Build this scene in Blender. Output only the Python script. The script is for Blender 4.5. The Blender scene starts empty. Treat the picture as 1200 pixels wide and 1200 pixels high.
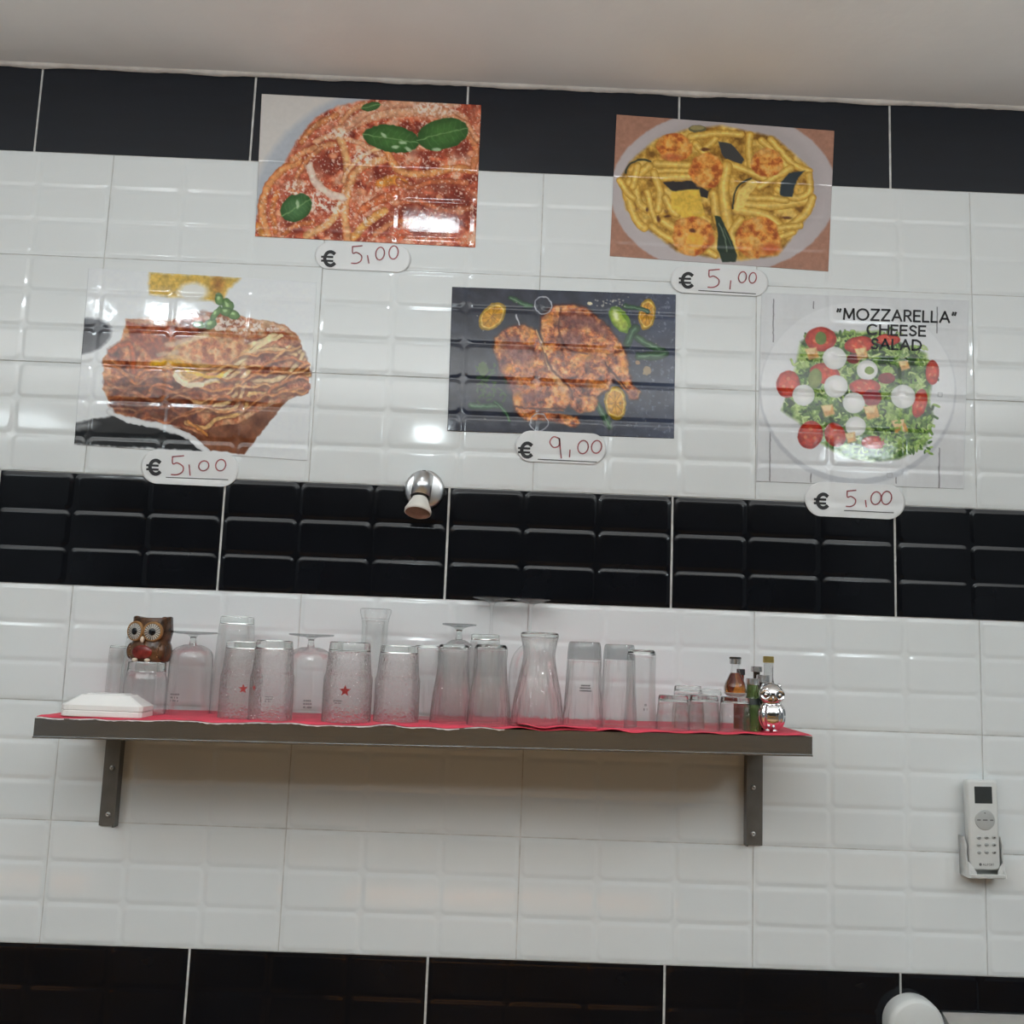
import bpy, math, random
import numpy as np
from mathutils import Matrix, Vector
random.seed(7); RNG = np.random.default_rng(11)
sc = bpy.context.scene
COL = sc.collection
Z0 = 1.0                       # height above the floor of the lowest white/black tile joint in view

# ------------------------------------------------------------------ camera
F = 1180.0
def _rot(a, b, c):
    ca, sa, cb, sb, cc, s_ = math.cos(a), math.sin(a), math.cos(b), math.sin(b), math.cos(c), math.sin(c)
    Rz = np.array([[cb, -sb, 0], [sb, cb, 0], [0, 0, 1.]])
    B = np.array([[1, 0, 0], [0, 0, -1], [0, 1, 0.]])
    Rx = np.array([[1, 0, 0], [0, ca, -sa], [0, sa, ca]])
    Rr = np.array([[cc, -s_, 0], [s_, cc, 0], [0, 0, 1.]])
    return Rz @ B @ Rx @ Rr
CR = _rot(0.131848, -0.011028, 0.037988)
CP = np.array([0.555169, -2.01099, 0.589597 + Z0])
cam = bpy.data.cameras.new('camera'); cam.sensor_width = 36; cam.sensor_fit = 'HORIZONTAL'; cam.lens = F / 1200 * 36
cam.clip_start = 0.02
camo = bpy.data.objects.new('camera', cam); COL.objects.link(camo)
M4 = Matrix([[*CR[0], CP[0]], [*CR[1], CP[1]], [*CR[2], CP[2]], [0, 0, 0, 1]])
camo.matrix_world = M4
sc.camera = camo
def at(px, py, Y=0.0):
    """world point on the plane y=Y seen at a pixel of the photograph"""
    d = CR @ np.array([(px - 600) / F, (600 - py) / F, -1.0])
    return CP + d * (Y - CP[1]) / d[1]

# ------------------------------------------------------------------ light
ZC = Z0 + 1.767                # ceiling height
world = bpy.data.worlds.new('World'); sc.world = world; world.use_nodes = True
wb = world.node_tree.nodes['Background']; wb.inputs[0].default_value = (0.80, 0.88, 0.92, 1); wb.inputs[1].default_value = 0.17
def area(x, y, sx, sy, watts, col=(.84, .955, 1), z=None):
    l = bpy.data.lights.new('ceiling_panel_light', 'AREA'); l.shape = 'RECTANGLE'; l.size = sx; l.size_y = sy
    l.energy = watts; l.color = col
    o = bpy.data.objects.new('ceiling_panel_light', l); COL.objects.link(o)
    o.location = (x, y, (z or ZC) - 0.012)
    return o
area(-0.68, -1.62, .17, .09, 4.6)
area(-0.95, -1.62, .045, .09, 1.2)
area(2.75, -1.40, .34, .14, 7)
area(0.33, -0.72, .14, .10, 1.5)
area(0.14, -3.55, .14, .24, 9)
area(2.58, -3.65, .36, .34, 13)
area(-2.2, -3.6, .50, .50, 10)
for _x in (-1.2, .5, 2.2):                 # added unseen uplights, no known fittings, that brighten the ceiling
    _o = area(_x, -2.4, 1.4, .5, 40, col=(.94, .985, 1), z=ZC - .72); _o.rotation_euler = (math.pi, 0, 0); _o.name = 'added_uplight'
for _x, _w, _p in ((.60, .9, 1.1), (-.75, .35, .35)):     # added warm strips, no known lamps, for orange reflections in the low tiles
    _o = area(_x, -1.012, _w, .02, _p, col=(1, .74, .40), z=.897); _o.name = 'added_warm_strip'; _o.rotation_euler = (math.radians(-14), 0, 0)
sc.view_settings.view_transform = 'Standard'; sc.view_settings.look = 'None'
sc.view_settings.gamma = 1; sc.view_settings.use_curve_mapping = False
sc.view_settings.exposure = -0.06
sc.cycles.max_bounces = 14; sc.cycles.transparent_max_bounces = 40; sc.cycles.transmission_bounces = 14

# ------------------------------------------------------------------ materials
def s2l(c):
    c = np.asarray(c, float) / 255.0
    return np.where(c <= .04045, c / 12.92, ((c + .055) / 1.055) ** 2.4)
def rgb(r, g, b): return (*[float(v) for v in s2l((r, g, b))], 1)
def mat(name, col=(.8, .8, .8, 1), rough=.5, metal=0., spec=.5, noise=0., nscale=20., bump=0., bscale=60., trans=0., ior=1.5,
        stretch=None, coat=0.):
    m = bpy.data.materials.new(name); m.use_nodes = True
    nt = m.node_tree; p = nt.nodes['Principled BSDF']
    p.inputs['Base Color'].default_value = col; p.inputs['Roughness'].default_value = rough
    p.inputs['Metallic'].default_value = metal; p.inputs['Specular IOR Level'].default_value = spec
    p.inputs['Transmission Weight'].default_value = trans; p.inputs['IOR'].default_value = ior
    p.inputs['Coat Weight'].default_value = coat
    tc = nt.nodes.new('ShaderNodeTexCoord'); mp = nt.nodes.new('ShaderNodeMapping')
    nt.links.new(tc.outputs['Object'], mp.inputs[0])
    if stretch: mp.inputs['Scale'].default_value = stretch
    n = nt.nodes.new('ShaderNodeTexNoise'); n.inputs['Scale'].default_value = nscale; n.inputs['Detail'].default_value = 4
    nt.links.new(mp.outputs[0], n.inputs['Vector'])
    cr = nt.nodes.new('ShaderNodeValToRGB')
    c = np.array(col[:3])
    cr.color_ramp.elements[0].position = .3; cr.color_ramp.elements[1].position = .7
    cr.color_ramp.elements[0].color = (*(c * (1 - noise)), 1); cr.color_ramp.elements[1].color = (*np.minimum(c * (1 + noise), 1), 1)
    nt.links.new(n.outputs[0], cr.inputs[0]); nt.links.new(cr.outputs[0], p.inputs['Base Color'])
    if bump:
        n2 = nt.nodes.new('ShaderNodeTexNoise'); n2.inputs['Scale'].default_value = bscale; n2.inputs['Detail'].default_value = 2
        nt.links.new(mp.outputs[0], n2.inputs['Vector'])
        b = nt.nodes.new('ShaderNodeBump'); b.inputs['Strength'].default_value = bump; b.inputs['Distance'].default_value = .002
        nt.links.new(n2.outputs[0], b.inputs['Height']); nt.links.new(b.outputs[0], p.inputs['Normal'])
    return m
def glass_mat(name, edge=(.42, .46, .46), tint=(.99, .995, .993), bump=0., bscale=120., stretch=None, gl=1.0, edge_pow=.5, film=.018, refr=0.0):
    """thin clear glass: see-through, mirror-like at the rim, darker where looked along the wall"""
    m = bpy.data.materials.new(name); m.use_nodes = True; nt = m.node_tree; nt.nodes.clear()
    out = nt.nodes.new('ShaderNodeOutputMaterial')
    tr = nt.nodes.new('ShaderNodeBsdfTransparent'); g = nt.nodes.new('ShaderNodeBsdfGlossy'); g.inputs['Roughness'].default_value = .03
    g.inputs['Color'].default_value = (gl, gl, gl, 1)
    lw = nt.nodes.new('ShaderNodeLayerWeight'); lw.inputs['Blend'].default_value = edge_pow
    mix = nt.nodes.new('ShaderNodeMix'); mix.data_type = 'RGBA'
    mix.inputs[6].default_value = (*tint, 1); mix.inputs[7].default_value = (*edge, 1)
    pw = nt.nodes.new('ShaderNodeMath'); pw.operation = 'POWER'; pw.inputs[1].default_value = 5.0
    nt.links.new(lw.outputs['Facing'], pw.inputs[0]); nt.links.new(pw.outputs[0], mix.inputs[0])
    nt.links.new(mix.outputs[2], tr.inputs['Color'])
    fr = nt.nodes.new('ShaderNodeFresnel'); fr.inputs['IOR'].default_value = 1.5
    ms = nt.nodes.new('ShaderNodeMixShader')
    mn = nt.nodes.new('ShaderNodeMath'); mn.operation = 'MINIMUM'; mn.inputs[1].default_value = .22
    nt.links.new(fr.outputs[0], mn.inputs[0]); nt.links.new(mn.outputs[0], ms.inputs[0])
    rf = nt.nodes.new('ShaderNodeBsdfRefraction'); rf.inputs['IOR'].default_value = 1.10; rf.inputs['Roughness'].default_value = 0
    mr = nt.nodes.new('ShaderNodeMixShader'); mr.inputs[0].default_value = refr
    nt.links.new(tr.outputs[0], mr.inputs[1]); nt.links.new(rf.outputs[0], mr.inputs[2]); nt.links.new(mr.outputs[0], ms.inputs[1]); nt.links.new(g.outputs[0], ms.inputs[2])
    df = nt.nodes.new('ShaderNodeBsdfDiffuse'); df.inputs[0].default_value = (.85, .85, .85, 1)
    tl = nt.nodes.new('ShaderNodeBsdfTranslucent'); tl.inputs[0].default_value = (.85, .85, .85, 1)
    m1 = nt.nodes.new('ShaderNodeMixShader'); nt.links.new(df.outputs[0], m1.inputs[1]); nt.links.new(tl.outputs[0], m1.inputs[2])
    m2 = nt.nodes.new('ShaderNodeMixShader'); m2.inputs[0].default_value = film     # dusty film on the glass
    nt.links.new(ms.outputs[0], m2.inputs[1]); nt.links.new(m1.outputs[0], m2.inputs[2])
    nt.links.new(m2.outputs[0], out.inputs['Surface'])
    if bump:
        tc = nt.nodes.new('ShaderNodeTexCoord'); mp = nt.nodes.new('ShaderNodeMapping'); nt.links.new(tc.outputs['Object'], mp.inputs[0])
        if stretch: mp.inputs['Scale'].default_value = stretch
        n2 = nt.nodes.new('ShaderNodeTexNoise'); n2.inputs['Scale'].default_value = bscale; n2.inputs['Detail'].default_value = 1
        nt.links.new(mp.outputs[0], n2.inputs['Vector'])
        b = nt.nodes.new('ShaderNodeBump'); b.inputs['Strength'].default_value = bump; b.inputs['Distance'].default_value = .010
        nt.links.new(n2.outputs[0], b.inputs['Height'])
        for nd in (g, lw, fr, rf): nt.links.new(b.outputs[0], nd.inputs['Normal'])
    return m
def solid_glass(name, col=(1, 1, 1, 1), rough=0.02, bump=0., bscale=80.):
    return mat(name, col, rough, trans=1.0, bump=bump, bscale=bscale)
M = dict(
    white_tile=mat('white_glazed_ceramic', (.79, .825, .83, 1), .08, noise=.015, nscale=3, bump=.05, bscale=14),
    black_tile=mat('black_glazed_ceramic', (.0060, .0068, .009, 1), .12, spec=.30, noise=.2, nscale=9, bump=.07, bscale=18),
    black_flat=mat('black_satin_ceramic', (.0065, .0095, .016, 1), .38, noise=.15, nscale=9, stretch=(1, 1, 6)),
    grout=mat('grey_grout', (.62, .62, .60, 1), .9, noise=.2, nscale=40),
    plaster=mat('ceiling_plaster', (.86, .855, .845, 1), .9, noise=.03, nscale=5, bump=.3, bscale=40),
    caulk=mat('ceiling_joint_filler', (.72, .69, .65, 1), .9, noise=.1, nscale=40, bump=.6, bscale=90),
    farwall=mat('dim_brown_wall', (.06, .055, .05, 1), .9, noise=.2, nscale=3),
    floor=mat('brown_floor', (.27, .20, .14, 1), .5, noise=.2, nscale=5),
    wood=mat('warm_wood_panelling', (.42, .23, .075, 1), .5, noise=.6, nscale=3.2, stretch=(1, 1, 2)),
    steel=mat('brushed_steel', (.40, .41, .41, 1), .26, 1., noise=.10, nscale=30, stretch=(1, 20, 20), bump=.05),
    bracket=mat('dull_grey_steel', (.21, .215, .21, 1), .45, .85, noise=.10, nscale=30),
    satin=mat('satin_steel', (.84, .84, .82, 1), .30, 1., noise=.05),
    chrome=mat('chrome', (.85, .85, .86, 1), .05, 1., noise=.02),
    lampmetal=mat('brushed_lamp_metal', (.74, .75, .76, 1), .28, 1., noise=.06, nscale=60, stretch=(1, 1, .05)),
    darkmetal=mat('dark_socket', (.03, .028, .026, 1), .4, noise=.2),
    bulb=mat('white_bulb_ceramic', (.78, .75, .69, 1), .35, noise=.03),
    lens=mat('unlit_bulb_lens', (.42, .29, .22, 1), .25, noise=.18, nscale=40, bump=.4, bscale=250),
    cloth=mat('red_paper_liner', (.74, .055, .10, 1), .65, noise=.14, nscale=30, bump=.4, bscale=70),
    hem=mat('white_liner_edge', (.80, .72, .72, 1), .8, noise=.15, nscale=90),
    plastic=mat('white_plastic', (.70, .715, .70, 1), .35, noise=.02),
    plastic2=mat('white_gloss_plastic', (.62, .63, .615, 1), .3, noise=.02),
    greyprint=mat('grey_print', (.16, .165, .165, 1), .5, noise=.1),
    padgrey=mat('pale_grey_button', (.46, .475, .465, 1), .4, noise=.05),
    lcd=mat('dark_lcd', (.045, .052, .052, 1), .3, noise=.1),
    porcelain=mat('white_porcelain', (.84, .83, .81, 1), .2, noise=.02),
    paper=mat('white_sticker', (.80, .815, .82, 1), .25, noise=.01),
    ink=mat('black_ink', (.012, .012, .014, 1), .5, noise=.1),
    redink=mat('red_marker_ink', (.33, .075, .085, 1), .5, noise=.5, nscale=120),
    redprint=mat('red_print', (.55, .02, .015, 1), .35, noise=.1),
    owlbrown=mat('brown_glazed_ceramic', (.095, .042, .018, 1), .25, noise=.7, nscale=55, bump=.5, bscale=130),
    owlrim=mat('ochre_glaze', (.30, .15, .05, 1), .3, noise=.3, nscale=60),
    owleye=mat('blue_grey_glaze', (.17, .16, .155, 1), .25, noise=.4, nscale=90),
    owlstreak=mat('pale_glaze', (.70, .66, .58, 1), .3, noise=.2, nscale=90),
    owlblack=mat('black_glaze', (.008, .008, .010, 1), .12, noise=.1),
    owlred=mat('red_glaze', (.17, .020, .014, 1), .25, noise=.6, nscale=80, bump=.3),
    cream=mat('cream_glaze', (.72, .60, .47, 1), .3, noise=.1, nscale=70),
    amber=mat('amber_liquor', (.62, .22, .03, 1), .02, trans=1., ior=1.36, noise=.05),
    reddish=mat('dark_red_liquor', (.30, .05, .025, 1), .08, noise=.2, trans=.4),
    greenglass=mat('green_bottle_glass', (.17, .27, .09, 1), .08, noise=.3, nscale=40, trans=.55),
    brownglass=mat('dark_brown_glass', (.05, .03, .02, 1), .08, noise=.2, trans=.3),
    gold=mat('gold_cap', (.50, .38, .13, 1), .3, .8, noise=.1),
    silvercap=mat('silver_cap', (.66, .66, .65, 1), .25, .9, noise=.08),
    darklabel=mat('dark_label', (.03, .04, .035, 1), .5, noise=.3),
    palelabel=mat('pale_label', (.62, .57, .56, 1), .5, noise=.1),
    frosted=mat('frosted_clear_bottle', (.80, .82, .82, 1), .12, noise=.02, trans=.85),
)
M['glass'] = glass_mat('clear_glass')
M['glass_facet'] = glass_mat('faceted_glass', edge=(.30, .34, .33), bump=.5, bscale=55, refr=.25, stretch=(1, 1, .18), edge_pow=.5)
M['glass_emboss'] = glass_mat('embossed_glass', edge=(.30, .35, .33), bump=1.0, bscale=210, refr=.6, edge_pow=.5)
M['glass_rib'] = glass_mat('ribbed_glass', edge=(.30, .34, .33), bump=1.0, bscale=110, refr=.5, stretch=(1, 1, .12), edge_pow=.5)
M['glass_inner'] = glass_mat('clear_inner_glass', edge=(.80, .83, .82), film=.01)
M['glass_thick'] = solid_glass('thick_glass_base', (.90, .95, .93, 1))
M['glass_grey'] = glass_mat('smoky_glass_foot', edge=(.28, .30, .30), tint=(.72, .74, .74), edge_pow=.5)

# ------------------------------------------------------------------ object helpers
def link(name, me, m=None, parent=None, smooth=False, loc=None):
    if m is not None and not me.materials: me.materials.append(m)
    if smooth:
        me.polygons.foreach_set('use_smooth', [True] * len(me.polygons))
    o = bpy.data.objects.new(name, me); COL.objects.link(o)
    if parent is not None: o.parent = parent
    if loc is not None: o.location = loc
    return o
def tag(o, label=None, cat=None, group=None, kind=None):
    if label: o['label'] = label
    if cat: o['category'] = cat
    if group: o['group'] = group
    if kind: o['kind'] = kind
    return o
def empty(name, loc, label, cat, group=None, rot=(0, 0, 0)):
    o = bpy.data.objects.new(name, None); COL.objects.link(o); o.location = loc; o.rotation_euler = rot
    o.empty_display_size = .02
    return tag(o, label, cat, group)
def pyd(name, v, f):
    me = bpy.data.meshes.new(name); me.from_pydata([tuple(map(float, p)) for p in v], [], f); me.update(); return me
def boxm(name, x0, x1, y0, y1, z0, z1, bev=0.0, seg=2):
    me = pyd(name, [(x, y, z) for x in (x0, x1) for y in (y0, y1) for z in (z0, z1)],
             [(0, 1, 3, 2), (4, 6, 7, 5), (0, 4, 5, 1), (2, 3, 7, 6), (0, 2, 6, 4), (1, 5, 7, 3)])
    if bev:
        import bmesh
        bm = bmesh.new(); bm.from_mesh(me)
        bmesh.ops.bevel(bm, geom=bm.edges[:], offset=bev, segments=seg, profile=.5, affect='EDGES'); bm.to_mesh(me); bm.free()
    return me
def lathe(name, prof, n=40, fac=None):
    """prof: (r,z) list; fac(theta, i) radius factor"""
    v, f = [], []
    for i, (r, z) in enumerate(prof):
        for k in range(n):
            t = 2 * math.pi * k / n; rr = r * (fac(t, i) if fac else 1)
            v.append((rr * math.cos(t), rr * math.sin(t), z))
    for i in range(len(prof) - 1):
        for k in range(n):
            a, b = i * n + k, i * n + (k + 1) % n
            f.append((a, b, b + n, a + n))
    if prof[0][0] > 1e-6 and False: pass
    me = pyd(name, v, f); return me
def smoothprof(pts, sub=5):
    """Catmull-Rom through (r,z)"""
    P = [pts[0]] + list(pts) + [pts[-1]]; out = []
    for i in range(1, len(P) - 2):
        p0, p1, p2, p3 = map(np.array, P[i - 1:i + 3])
        for k in range(sub):
            t = k / sub
            out.append(tuple(.5 * ((2 * p1) + (-p0 + p2) * t + (2 * p0 - 5 * p1 + 4 * p2 - p3) * t * t + (-p0 + 3 * p1 - 3 * p2 + p3) * t ** 3)))
    out.append(tuple(pts[-1])); return [(max(float(a), 1e-4), float(b)) for a, b in out]
def ellipsoid(name, rx, ry, rz, nu=28, nv=18, fn=None):
    v, f = [], []
    for j in range(nv + 1):
        ph = math.pi * j / nv
        for i in range(nu):
            t = 2 * math.pi * i / nu
            d = (math.sin(ph) * math.cos(t), math.sin(ph) * math.sin(t), math.cos(ph))
            k = fn(*d) if fn else 1
            v.append((rx * d[0] * k, ry * d[1] * k, rz * d[2] * k))
    for j in range(nv):
        for i in range(nu):
            a, b = j * nu + i, j * nu + (i + 1) % nu
            f.append((a, a + nu, b + nu, b))
    return pyd(name, v, f)

# ------------------------------------------------------------------ tiles
TW, TH, OFF = .45, .225, .371
TOPH = .192
DEP, BEV, RC = .0012, .0085, .016
YB, YT = .0070, .0089          # how far valley / cell top stand out of the wall plane
def _bv(t):
    t = np.clip(t, 0, 1); return .45 * t + .55 * t * t * (3 - 2 * t)
def cell_height(lx, lz, w, h):
    """height of the relief on one tile; lx,lz measured from its lower left corner"""
    cw, ch = w / 3, h / 3
    qx = np.abs((lx % cw) - cw / 2) - cw / 2 + RC; qz = np.abs((lz % ch) - ch / 2) - ch / 2 + RC
    sd = np.hypot(np.maximum(qx, 0), np.maximum(qz, 0)) + np.minimum(np.maximum(qx, qz), 0) - RC
    return YB + DEP * _bv(-sd / BEV)
def tile_mesh(name, w, h, flat=False):
    if flat:
        return boxm(name, 0, w, -.0072, 0, 0, h, .0005, 1)
    def lines(L):
        c = L / 3; o = []
        for k in range(3):
            for d in (.0002, .0012, .0028, .0045, .0062, .0075, .0088, .0115, .016): o.append(k * c + d)
            for d in (.016, .0115, .0088, .0075, .0062, .0045, .0028, .0012, .0002): o.append(k * c + c - d)
        return np.array([0] + o + [L])
    xs, zs = lines(w), lines(h)
    X, Z = np.meshgrid(xs, zs)
    Y = -cell_height(np.clip(X, 1e-6, w - 1e-6), np.clip(Z, 1e-6, h - 1e-6), w, h)
    nx, nz = len(xs), len(zs)
    v = list(zip(X.ravel(), Y.ravel(), Z.ravel()))
    f = [(j * nx + i, j * nx + i + 1, (j + 1) * nx + i + 1, (j + 1) * nx + i) for j in range(nz - 1) for i in range(nx - 1)]
    # side walls back to the bed
    b = len(v); ring = [i for i in range(nx)] + [j * nx + nx - 1 for j in range(1, nz)] + [(nz - 1) * nx + i for i in range(nx - 2, -1, -1)] + [j * nx for j in range(nz - 2, 0, -1)]
    for k in ring: v.append((v[k][0], 0, v[k][2]))
    n = len(ring)
    for k in range(n): f.append((ring[k], b + k, b + (k + 1) % n, ring[(k + 1) % n]))
    me = pyd(name, v, f); me.polygons.foreach_set('use_smooth', [True] * (len(f) - n) + [False] * n)
    return me
wall = tag(link('wall_back', boxm('wall_back', -2.6, 3.4, -.0055, .12, 0, ZC, 0), M['grout']), kind='structure')
gw, gb = .0022, .0046
me_w = tile_mesh('white_tile', TW - gw, TH - gw); me_w.materials.append(M['white_tile'])
me_b = tile_mesh('black_tile', TW - gb, TH - gw); me_b.materials.append(M['black_tile'])
me_t = tile_mesh('black_flat_tile', TW - gb, TOPH - gw, True); me_t.materials.append(M['black_flat'])
ROWS = {-4: 'w', -3: 'w', -2: 'w', -1: 'b', 0: 'w', 1: 'w', 2: 'w', 3: 'b', 4: 'w', 5: 'w', 6: 'w', 7: 't'}
for k, kind in ROWS.items():
    for u in range(-3, 5):
        off = OFF if kind == 'w' else 0
        g = gw if kind == 'w' else gb
        me = {'w': me_w, 'b': me_b, 't': me_t}[kind]
        o = link('tile', me, None, wall, loc=((u + off) * TW + g / 2, 0, Z0 + k * TH + gw / 2))
        o.rotation_euler = (math.radians(random.uniform(-.12, .12)), 0, math.radians(random.uniform(-.10, .10)))
        if kind == 'b': o['label'] = 'glossy black tile pressed with nine bevelled bricks'
        if kind == 't': o['label'] = 'plain flat black tile under the ceiling'
def wall_h(x, z):
    """how far the tiled surface stands out at world x,z (arrays)"""
    x = np.asarray(x, float); zz = np.asarray(z, float) - Z0
    k = np.clip(np.floor(zz / TH), -4, 7)
    isb = (k == 3) | (k == -1) | (k == 7)
    lx = (x - np.where(isb, 0, OFF * TW)) % TW
    lz = zz - k * TH
    h = cell_height(np.clip(lx, 1e-6, TW - 1e-6), np.clip(lz, 1e-6, TH - 1e-6), TW, TH)
    return np.where(k == 7, YT, h)
def sheet_y(x, z, lift=.0009, soft=.62):
    return -(YT - soft * (YT - wall_h(x, z)) + lift)

# ------------------------------------------------------------------ rest of the room
tag(link('ceiling', boxm('ceiling', -2.6, 3.4, -6.0, .12, ZC, ZC + .1), M['plaster']), kind='structure')
tag(link('floor', boxm('floor', -2.6, 3.4, -6.0, .12, -.1, 0), M['floor']), kind='structure')
tag(link('wall_front', boxm('wall_front', -2.6, 3.4, -6.1, -6.0, 0, ZC), M['farwall']), kind='structure')
wp = tag(link('trim_1', boxm('trim_1', -2.6, 3.4, -6.0, -5.97, 0, 1.15), M['wood']), kind='structure')
ct = empty('added_counter', (.5, -1.25, 0), 'long orange-brown wooden counter added below the frame for warm bounce and reflections on the tiled wall', 'counter')  # unseen counter, added for its warm bounce and its reflection in the tiles
link('carcass', boxm('carcass', -1.9, 1.9, -.22, .22, 0, .90, .004, 1), M['wood'], ct)
link('worktop', boxm('worktop', -1.95, 1.95, -.26, .26, .90, .94, .004, 2), M['wood'], ct)
# uneven bead of filler where the tiles meet the ceiling
v, f = [], []
N = 260
for i in range(N + 1):
    x = -1.3 + 3.9 * i / N
    d = .0045 + .0035 * max(0, math.sin(i * .37) * math.sin(i * .113 + 1)) + random.uniform(0, .0018)
    v += [(x, -.006, ZC - d * .55), (x, -YT - .0012, ZC - d), (x, -YT - .006 - d * .3, ZC - d * .35), (x, -YT - .012, ZC + .001)]
for i in range(N):
    for k in range(3):
        a = i * 4 + k; f.append((a, a + 1, a + 5, a + 4))
tag(link('trim_2', pyd('trim_2', v, f), M['caulk'], smooth=True), kind='structure')

# ------------------------------------------------------------------ ribbons (pen strokes and lettering on the wall)
def ribbon(strokes, w, lift, join=False):
    """strokes: lists of pixel points; w width in metres -> mesh lying on the relief of the wall"""
    v, f = [], []
    for st in strokes:
        P = np.array([at(*p)[[0, 2]] for p in st])
        Q = []
        for a, b in zip(P[:-1], P[1:]):
            n = max(1, int(np.hypot(*(b - a)) / .004))
            for k in range(n): Q.append(a + (b - a) * k / n)
        Q.append(P[-1]); Q = np.array(Q)
        T = np.gradient(Q, axis=0) if len(Q) > 1 else np.array([[1, 0]])
        T /= np.maximum(np.hypot(T[:, 0], T[:, 1]), 1e-9)[:, None]
        Q[0] -= T[0] * w * .35; Q[-1] += T[-1] * w * .35
        Nn = np.stack([-T[:, 1], T[:, 0]], 1) * w / 2
        b = len(v)
        for q, n in zip(Q, Nn):
            for s in (1, -1):
                x, z = q + n * s; v.append((x, float(sheet_y(x, z, lift)), z))
        for k in range(len(Q) - 1): f.append((b + 2 * k, b + 2 * k + 2, b + 2 * k + 3, b + 2 * k + 1))
    return pyd('strokes', v, f)
def arc(cx, cy, rx, ry, a0, a1, n=14):
    return [(cx + rx * math.cos(math.radians(a0 + (a1 - a0) * i / n)), cy - ry * math.sin(math.radians(a0 + (a1 - a0) * i / n))) for i in range(n + 1)]
FONT = {
 'M': (1.0, [[(0, 0), (0.08, 1)], [(0.08, 1), (.5, .15)], [(.5, .15), (.92, 1)], [(.92, 1), (1, 0)]]),
 'O': (1.1, [[(.5 + .5 * math.cos(t / 18 * math.tau), .5 + .5 * math.sin(t / 18 * math.tau)) for t in range(19)]]),
 'Z': (.75, [[(0, 1), (1, 1)], [(1, 1), (0, 0)], [(0, 0), (1, 0)]]),
 'A': (.9, [[(0, 0), (.5, 1)], [(.5, 1), (1, 0)], [(.2, .33), (.8, .33)]]),
 'R': (.65, [[(0, 0), (0, 1)], [(0, 1), (.55, 1), (.85, .9), (.9, .75), (.85, .58), (.55, .48), (0, .48)], [(.45, .48), (1, 0)]]),
 'E': (.6, [[(0, 0), (0, 1)], [(0, 1), (1, 1)], [(0, .52), (.9, .52)], [(0, 0), (1, 0)]]),
 'L': (.55, [[(0, 1), (0, 0)], [(0, 0), (1, 0)]]),
 'C': (.95, [[(.55 + .52 * math.cos(math.radians(a)), .5 + .5 * math.sin(math.radians(a))) for a in range(45, 320, 18)]]),
 'H': (.8, [[(0, 0), (0, 1)], [(1, 0), (1, 1)], [(0, .52), (1, .52)]]),
 'S': (.6, [[(.95, .85), (.75, .97), (.45, 1), (.15, .9), (.05, .74), (.2, .58), (.8, .42), (.97, .26), (.85, .08), (.5, 0), (.2, .03), (0, .16)]]),
 'D': (.85, [[(0, 0), (0, 1)], [(0, 1), (.45, 1), (.85, .82), (1, .5), (.85, .18), (.45, 0), (0, 0)]]),
 'F': (.55, [[(0, 0), (0, 1)], [(0, 1), (1, 1)], [(0, .52), (.9, .52)]]),
 'T': (.7, [[(.5, 0), (.5, 1)], [(0, 1), (1, 1)]]),
 '"': (.4, [[(.25, .95), (.05, .7)], [(.85, .95), (.65, .7)]]),
 ' ': (.4, []),
}
def letter_strokes(text, x0, y0, x1, y1, h):
    """lay text on the pixel line (x0,y0)-(x1,y1) (baseline), letter height h px"""
    gap = .28
    tot = sum(FONT[c][0] for c in text) + gap * (len(text) - 1)
    L = math.hypot(x1 - x0, y1 - y0); ux, uy = (x1 - x0) / L, (y1 - y0) / L
    s = L / tot; cur = 0; out = []
    for c in text:
        w, st = FONT[c]
        for ln in st:
            out.append([(x0 + ux * (cur + p[0] * w) * s + uy * p[1] * h, y0 + uy * (cur + p[0] * w) * s - ux * p[1] * h) for p in ln])
        cur += w + gap
    return out

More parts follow.
